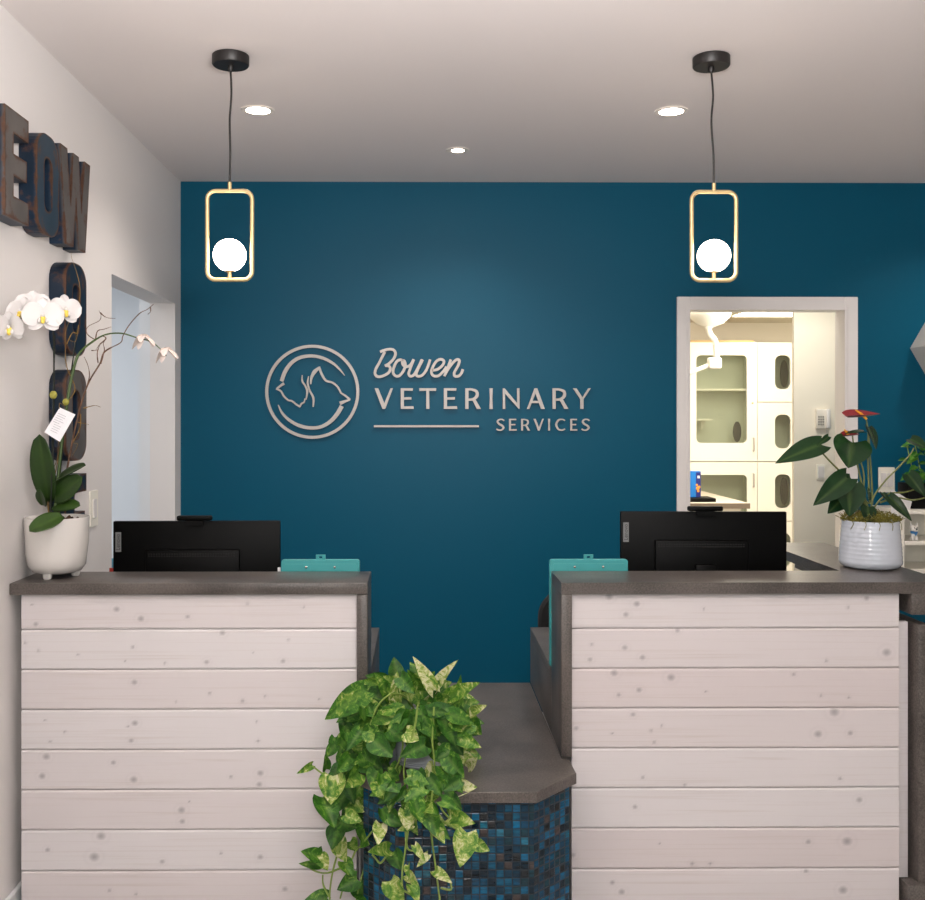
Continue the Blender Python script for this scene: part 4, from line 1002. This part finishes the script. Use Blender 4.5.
AN = [((262,222),(36,306),108,(.1,-.8,.7),.35,.12),((418,212),(403,338),176,(0,-1,.25),.45,.2),((500,135),(548,245),90,(.7,-.8,.5),.2,.1),((392,390),(228,524),106,(-.1,-1,.4),.3,.16),((405,432),(410,582),142,(.05,-1,.3),.35,.2),((412,392),(338,432),60,(0,-.9,.5),.3,.1),
      ((372,490),(300,566),80,(-.2,-1,.2),.2,.1),((498,535),(500,622),74,(0,-1,.2),.2,.1),((605,485),(727,604),66,(.2,-1,.5),.25,.1),((572,465),(606,512),36,(.2,-1,.3),.2,.1),((712,195),(800,240),80,(.1,-.7,.7),.3,.1),((700,372),(790,480),80,(.1,-1,.3),.2,.1),
      ((300,182),(246,226),30,(0,-1,.3),.4,.1),((478,158),(382,160),40,(0,-.4,1),.3,.1),((500,440),(508,500),36,(.6,-1,0),.5,.0)]
for b0, t0, w0, nr, ti, ht in AN:
    m = MB(); sh = SA+rnd.uniform(-2,6); leaf(m, P(*z5(*b0), sh), P(*z5(*t0), sh+4), w0/5/SA*1.15, nr, .08, .16, ti, ht, 14, 4)
    build('leaf', m, M_aleaf, an, fix=False, angle=80)
for ln in ([(262,222),(250,240),(300,300),(370,372),(500,520)],[(490,95),(502,180),(510,300),(518,420),(520,520)],[(418,215),(455,290),(478,380),(475,480),(500,560)],[(730,240),(710,275),(650,340),(590,400),(530,480),(515,540)],[(735,448),(680,464),(610,468),(560,500),(530,540)],[(790,490),(720,502),(640,490),(560,515)],[(392,390),(440,440),(500,540)],[(420,180),(440,300),(490,520)],[(405,440),(450,480),(500,560)],[(500,140),(498,300),(508,520)]):
    m = MB(); m.tube(cat_rom([P(*z5(*q), SA-1) for q in ln],6), [.0022,.0026,.0030], 8); build('stem', m, M_astem, an)
def spathe(c, w, h, sp0, sp1):
    m = MB(); c3 = P(*z5(*c), SA+2); nr = Vector((0,-.25,1))
    leaf(m, c3+Vector((-w/2,0,.002)), c3+Vector((w/2,-.01,.004)), h, nr, -.10, .45, .5, .12, 12, 4); m.col = {}
    f = build('flower', m, M_red, an, fix=False, angle=80)
    m = MB(); m.tube([P(*z5(*sp0), SA+3), P(*z5((sp0[0]+sp1[0])/2, (sp0[1]+sp1[1])/2-4), SA+3), P(*z5(*sp1), SA+4)], [.0036,.0040,.002], 10); build('spadix', m, M_spad, f)
spathe((474,92), .094, .075, (492,96), (436,50))
spathe((412,186), .045, .05, (402,178), (380,150))

# ------------------------------------------------------------------ right side: hexagon shelf, white shelf unit and what stands on it
hx = MB(); cxh, czh, R1 = 2.305+.24, 1.851, .24
po = [(cxh+R1*math.cos(math.radians(60*k)), czh+R1*math.sin(math.radians(60*k))) for k in range(6)]
pi = [(cxh+(R1-.02)*math.cos(math.radians(60*k)), czh+(R1-.02)*math.sin(math.radians(60*k))) for k in range(6)]
for k in range(6):
    j = (k+1)%6; hx.prism([po[k],po[j],pi[j],pi[k]], lambda u,v,d:(u,d,v), YB-.15, YB-.001)
tag(origin(build('hexagon_shelf', hx, M_hex, smooth=False), (cxh,YB-.001,czh)), 'pale hexagon wall shelf at the right photo edge on the teal wall', 'shelf')
Ys = 4.44
zs = [H-(x-VY)/225 for x in (510.5,541.5,570)]
su = thing('shelf_unit', 'low white wall mounted shelf unit on the teal wall at the right', 'shelf', (2.6,4.5,zs[2]-.018))
for xs in (2.135, 3.10):
    m = MB(); m.box((xs,Ys,zs[2]-.018),(xs+.02,YB-.001,zs[0]-.019)); build('side_panel', m, M_white, su, smooth=False)
m = MB(); m.box((2.156,YB-.01,zs[2]),(3.099,YB-.001,zs[0]-.02)); build('back_panel', m, M_white, su, smooth=False)
m = MB(); m.box((2.125,Ys-.01,zs[0]-.018),(3.13,YB-.001,zs[0]), .002); build('top_board', m, M_white, su)
for z in zs[1:]:
    m = MB(); m.box((2.156,Ys,z-.018),(3.099,YB-.011,z)); build('shelf_board', m, M_white, su, smooth=False)
# plant in black planter on the unit
gp = thing('leafy_plant', 'bright green leafy plant in a black square planter on the white shelf unit', 'potted plant', (2.38,4.56,zs[0]))
m = MB(); m.box((2.20,4.50,zs[0]+.001),(2.55,4.60,zs[0]+.115), .004); build('planter', m, M_black, gp)
gm = MB(); rnd = random.Random(11)
for k in range(90):
    a = rnd.random()*6.283; r = .13*math.sqrt(rnd.random()); z = zs[0]+.12+.19*rnd.random()
    p = Vector((2.36+1.25*r*math.cos(a), 4.54+.4*r*math.sin(a), z)); d = Vector((math.cos(a)*.045, -abs(rnd.gauss(0,.02)), rnd.uniform(-.03,.02)))
    leaf(gm, p, p+d, .032, (rnd.uniform(-.4,.4),-.7,.8), .15, .2, rnd.uniform(.1,.9), .1, 6, 2, .03)
build('foliage', gm, M_gleaf, gp, fix=False, angle=80)
m = MB()
for k in range(8): m.tube([(2.26+k*.035,4.55,zs[0]+.11),(2.24+k*.035+rnd.uniform(-.03,.03),4.54,zs[0]+.29)], .0025, 6)
build('stems', m, M_pstem, gp)
# dog figurine
dg = thing('dog_figurine', 'tiny white dog figurine with a blue scarf on the shelf unit', 'figurine', (2.215,4.48,zs[1]))
bx_, by_, bz = 2.215, 4.475, zs[1]
m = MB(); m.ball((bx_,by_+.004,bz+.021), .014, 3, (1,.9,1.35))
for sx in (-1,1): m.tube([(bx_+sx*.008,by_-.008,bz+.02),(bx_+sx*.008,by_-.010,bz+.001)], [.005,.0055], 8); m.ball((bx_+sx*.011,by_+.006,bz+.006), .007)
m.ball((bx_,by_-.002,bz+.053), .017, 3, (1.05,.95,.9)); m.ball((bx_,by_-.016,bz+.048), .009, 2)
build('body', m, M_dogw, dg)
for sx in (-1,1):
    m = MB(); m.tube([(bx_+sx*.011,by_,bz+.062),(bx_+sx*.015,by_,bz+.082)], [.0065,.001], 8); build('ear', m, M_dogw, dg)
    m = MB(); m.ball((bx_+sx*.006,by_-.0165,bz+.057), .0022); build('eye', m, M_black, dg)
m = MB(); m.ball((bx_,by_-.0245,bz+.051), .0038); build('nose', m, M_black, dg)
m = MB(); m.lathe([(.012,.030),(.0155,.033),(.0155,.038),(.012,.041)], (bx_,by_,bz), 20); m.prism([(-.009,.036),(.009,.036),(0,.020)], lambda u,v,d:(bx_+u,d,bz+v), by_-.0175, by_-.0155); build('scarf', m, M_dogb, dg)
# leaflet holder with papers, front of the unit
def sheet(name, corners, lab, s):
    A, B, C2, D2 = [P(x, y, ss) for x, y, ss in corners]
    n = (B-A).cross(D2-A).normalized()*.001; m = MB()
    m.add([A,B,C2,D2,A+n,B+n,C2+n,D2+n], [(0,1,2,3),(7,6,5,4),(0,4,5,1),(1,5,6,2),(2,6,7,3),(3,7,4,0)])
    return tag(origin(build(name, m, M_paper, smooth=False), (A+B+C2+D2)/4), lab, 'paper')
sheet('paper_sheet', ((893,489,224.9),(914,502,224.9),(911,514,225.2),(893,541,225.2)), 'tilted white sheet leaning on the shelf unit below the switch plate', 226)

# ------------------------------------------------------------------ exam room: cabinets, worktop, lamp, phone
SK = 116.; YK = F/SK
def kx(px): return (px-VX)/SK
def kz(py): return H-(py-VY)/SK
kn = thing('kennel_cabinet', 'tall white cabinet with round cornered glass doors seen through the doorway', 'cabinet', (kx(758),YK+.3,0))
X0, X1, X2 = kx(686.5), kx(758.3), kx(810); ZT = kz(342)
m = MB(); m.box((X0,8.97,0),(X2,8.985,ZT)); m.box((X0,YK+.025,0),(X0+.018,8.969,ZT)); m.box((X2-.018,YK+.025,0),(X2,8.969,ZT)); m.box((X1-.009,YK+.025,0),(X1+.009,8.969,ZT-.02)); m.box((X0+.018,YK+.025,ZT-.018),(X2-.018,8.969,ZT))
m.box((X0+.019,YK+.025,.08),(X1-.01,8.969,.10)); m.box((X1+.01,YK+.025,.08),(X2-.019,8.969,.10))
build('carcass', m, M_inside, kn, smooth=False)
for z, xa, xb in ((kz(389),X0+.02,X1-.01),(kz(461.8),X0+.02,X1-.01),(kz(402),X1+.01,X2-.02),(kz(461.8),X1+.01,X2-.02),(kz(521.5),X1+.01,X2-.02),(kz(581),X0+.02,X2-.5)):
    m = MB(); m.box((xa,YK+.03,z-.012),(xb,8.968,z+.006)); build('inner_shelf', m, M_white, kn, smooth=False)
m = MB(); m.box((kx(697),YK+.05,kz(420.5)),(kx(715),YK+.3,kz(419))); m.prism([(kx(706),kz(420.5)),(kx(712),kz(420.5)),(kx(707),kz(430))], lambda u,v,d:(u,d,v), YK+.15, YK+.16); build('inner_bracket_shelf', m, M_white, kn, smooth=False)
def kdoor(xa, xb, ya, yb, hole, r, handle=True, oval=None):
    g = .0025; m = MB()
    plate_hole(m, xa+g, xb-g, kz(yb)+g, kz(ya)-g, (kx(hole[0]),kx(hole[1]),kz(hole[3]),kz(hole[2])), r, lambda u,v,d:(u,d,v), YK, YK+.02)
    d = build('door', m, M_white, kn, smooth=False)
    m = MB(); m.box((kx(hole[0])-.01,YK+.0205,kz(hole[3])-.01),(kx(hole[1])+.01,YK+.024,kz(hole[2])+.01)); build('pane', m, M_glass, d, smooth=False)
    if handle:
        hy = (438,451) if ya < 400 else (474,487)
        m = MB(); m.tube([(kx(754),YK-.024,kz(hy[1])),(kx(754),YK-.024,kz(hy[0]))], .007, 10)
        for q in hy: m.tube([(kx(754),YK-.024,kz(q)),(kx(754),YK-.0002,kz(q))], .005, 8)
        build('handle', m, M_sign, d)
    if oval:
        m = MB(); 
        m.prism([(kx(oval[0])+math.cos(a)*oval[2]/SK, kz(oval[1])+math.sin(a)*oval[3]/SK) for a in [2*PI*i/28 for i in range(28)]], lambda u,v,d:(u,d,v), YK+.12, YK+.13)
        build('cat_passage_cover', m, M_oval, kn)
kdoor(X0, X1, 342, 461.5, (697,748,355,443), .04, True, (742.5,432,4.2,10.5))
kdoor(X0, X1, 462, 581, (697,748,475,563), .04, True)
for ya, yb, h0 in ((342,402,355),(402.3,461.5,414.5),(462,521.3,474.5),(521.8,581,533.5)):
    kdoor(X1, X2, ya, yb, (776,792,h0,h0+34), .055, False, (790.5,h0+18,4.0,14) if h0 in (355,474.5) else None)
m = MB(); m.ball((kx(753.5),YK-.003,kz(403)), .010, 2, (1,.6,.8)); build('lock', m, M_brass, kn)
for xa, xb in ((X0,X1),(X1,X2)):
    m = MB(); m.box((xa+.003,YK+.001,.02),(xb-.003,YK+.02,kz(581)-.003)); build('kick_panel', m, M_white, kn, smooth=False)
m = MB(); m.box((kx(688),YK+.06,ZT+.001),(kx(757),YK+.4,ZT+.022)); tag(origin(build('tan_board', m, M_tan, smooth=False), (kx(722),YK+.2,ZT+.001)), 'flat tan board lying on top of the tall white cabinet', 'board')
# worktop of the exam room
wt = thing('exam_worktop', 'cream worktop with grey edge in the exam room behind the doorway', 'counter', (1.9,7.8,0))
m = MB(); m.box((1.3,7.31,.860),(2.408,8.55,.898), .002); build('worktop_board', m, mat('pale_worktop',(212,200,182),.4), wt)
m = MB(); m.box((1.3,7.30,.858),(2.41,7.309,.897)); build('edge_strip', m, mat('taupe_edge',(112,100,86),.5), wt, smooth=False)
m = MB(); m.box((1.35,7.36,0),(2.36,8.50,.857)); build('base_cabinet', m, M_white, wt, smooth=False)
bxm = P(689,497,133)
t = thing('treat_box', 'small blue cardboard box standing on the exam worktop', 'box', (2.05,7.52,.92))
m = MB(); m.box((1.93,7.48,.928),(2.098,7.55,1.122), .001); build('carton', m, M_boxb, t, smooth=False)
m = MB(); m.box((2.062,7.4785,.929),(2.0975,7.4798,1.115)); build('navy_print', m, M_boxd, t, smooth=False)
m = MB()
for q in ((2.074,7.478,.995,.014),(2.085,7.478,1.005,.010),(2.078,7.478,.975,.010),(2.068,7.478,1.02,.009)): m.ball((q[0],q[1],q[2]), q[3], 2, (1,.08,1))
build('orange_print', m, M_boxo, t)
m = MB(); m.box((2.072,7.4775,1.07),(2.09,7.4784,1.09)); build('white_print', m, M_paper, t, smooth=False)
m = MB(); m.box((1.80,7.40,.8985),(2.19,7.62,.926), .004); tag(origin(build('black_tray', m, M_black), (2.0,7.5,.8985)), 'black tray under the blue box on the exam worktop', 'tray')
# examination lamp on its arm
SX = 150.
el = thing('examination_lamp', 'white ceiling mounted examination lamp with jointed arm in the exam room', 'lamp', (P(709,300,SX).x,F/SX,2.40))
def q_(x, y): return P(680+x/4.5, 300+y/4.5, SX)
cc = q_(138,0); cc.z = 2.399
m = MB(); m.lathe([(0,-.270),(.03,-.268),(.09,-.245),(.135,-.20),(.145,-.15),(.13,-.10),(.05,-.05),(.04,-.001)], (cc.x,cc.y,2.399), 36); build('dome_cover', m, M_white, el)
m = MB(); m.tube(cat_rom([q_(130,100),q_(132,130),q_(140,155),q_(160,180),q_(166,205)],5), [.022,.02,.018], 12); m.tube([q_(130,95),q_(130,125)], .03, 14); build('upper_arm', m, M_white, el)
m = MB(); m.tube([q_(166,200),q_(168,255)], .020, 14); m.tube([q_(167,203),q_(167,207)], .024, 14); build('swivel', m, M_phone, el)
m = MB(); a = q_(158,282); m.box((a.x-.045,a.y-.03,a.z-.04),(a.x+.045,a.y+.03,a.z+.035), .015, 3); build('joint_housing', m, M_phone, el)
m = MB(); m.tube([q_(135,292),q_(40,330)], .014, 12); build('lower_arm', m, M_white, el)
# intercom phone and switch on the partition
YP = 5.55; SP_ = F/YP
def pq(x, y): return ((670+x/3.102-VX)/SP_, H-(290+y/3.102-VY)/SP_)
a = pq(474,400)
t = thing('intercom_phone', 'ivory wall phone with keypad on the exam room wall beyond the doorway', 'phone', (a[0],YP,a[1]))
m = MB(); m.box((a[0]-.036,YP-.024,a[1]-.055),(a[0]+.038,YP-.001,a[1]+.055), .006, 3); build('body', m, M_phone, t)
m = MB(); m.box((a[0]+.014,YP-.042,a[1]-.052),(a[0]+.036,YP-.0245,a[1]+.056), .006, 3); build('handset', m, M_trim, t)
m = MB()
for i in range(3):
    for k in range(4): m.box((a[0]-.028+i*.012,YP-.027,a[1]-.035+k*.014),(a[0]-.020+i*.012,YP-.0242,a[1]-.026+k*.014))
build('keypad', m, M_slot, t, smooth=False)
m = MB(); m.tube(cat_rom([(a[0]+.02,YP-.012,a[1]-.055),(a[0]+.025,YP-.012,a[1]-.10),(a[0]+.01,YP-.012,a[1]-.14),(a[0]+.015,YP-.012,a[1]-.09)],5), .003, 6); build('cord', m, M_phone, t)
a = pq(471,565); switch('light_switch', 'ivory light switch on the exam room wall under the phone', (a[0],YP,a[1]), .045, .085, 'y')
# ceiling panel of the exam room
t = thing('ceiling_light_panel', 'bright ceiling light panel in the exam room just under the door head', 'ceiling light', (2.9,8.2,2.4))
m = MB(); m.box((2.62,7.88,2.388),(3.2,8.5,2.3985)); build('frame', m, M_white, t, smooth=False)
m = MB(); m.box((2.65,7.91,2.382),(3.17,8.47,2.3875)); build('diffuser', m, M_tube, t, smooth=False)

# ------------------------------------------------------------------ world, camera, view
wd = bpy.data.worlds.new('W'); bpy.context.scene.world = wd; wd.use_nodes = True
wd.node_tree.nodes['Background'].inputs[0].default_value = (.75,.85,1,1); wd.node_tree.nodes['Background'].inputs[1].default_value = .4
cam = bpy.data.cameras.new('camera'); co = bpy.data.objects.new('camera', cam); C.objects.link(co)
YAW = math.radians(.5)
co.location = (0,0,H); co.rotation_euler = (PI/2,0,-YAW); cam.sensor_width = 36; cam.lens = F/925*36
cam.shift_x = (462.5-VX-F*math.tan(YAW))/925; cam.shift_y = -(450-VY)/925; cam.clip_start = .02
bpy.context.scene.camera = co
vs_ = bpy.context.scene.view_settings; vs_.view_transform = 'Standard'; vs_.look = 'None'; vs_.gamma = 1; vs_.exposure = -.12
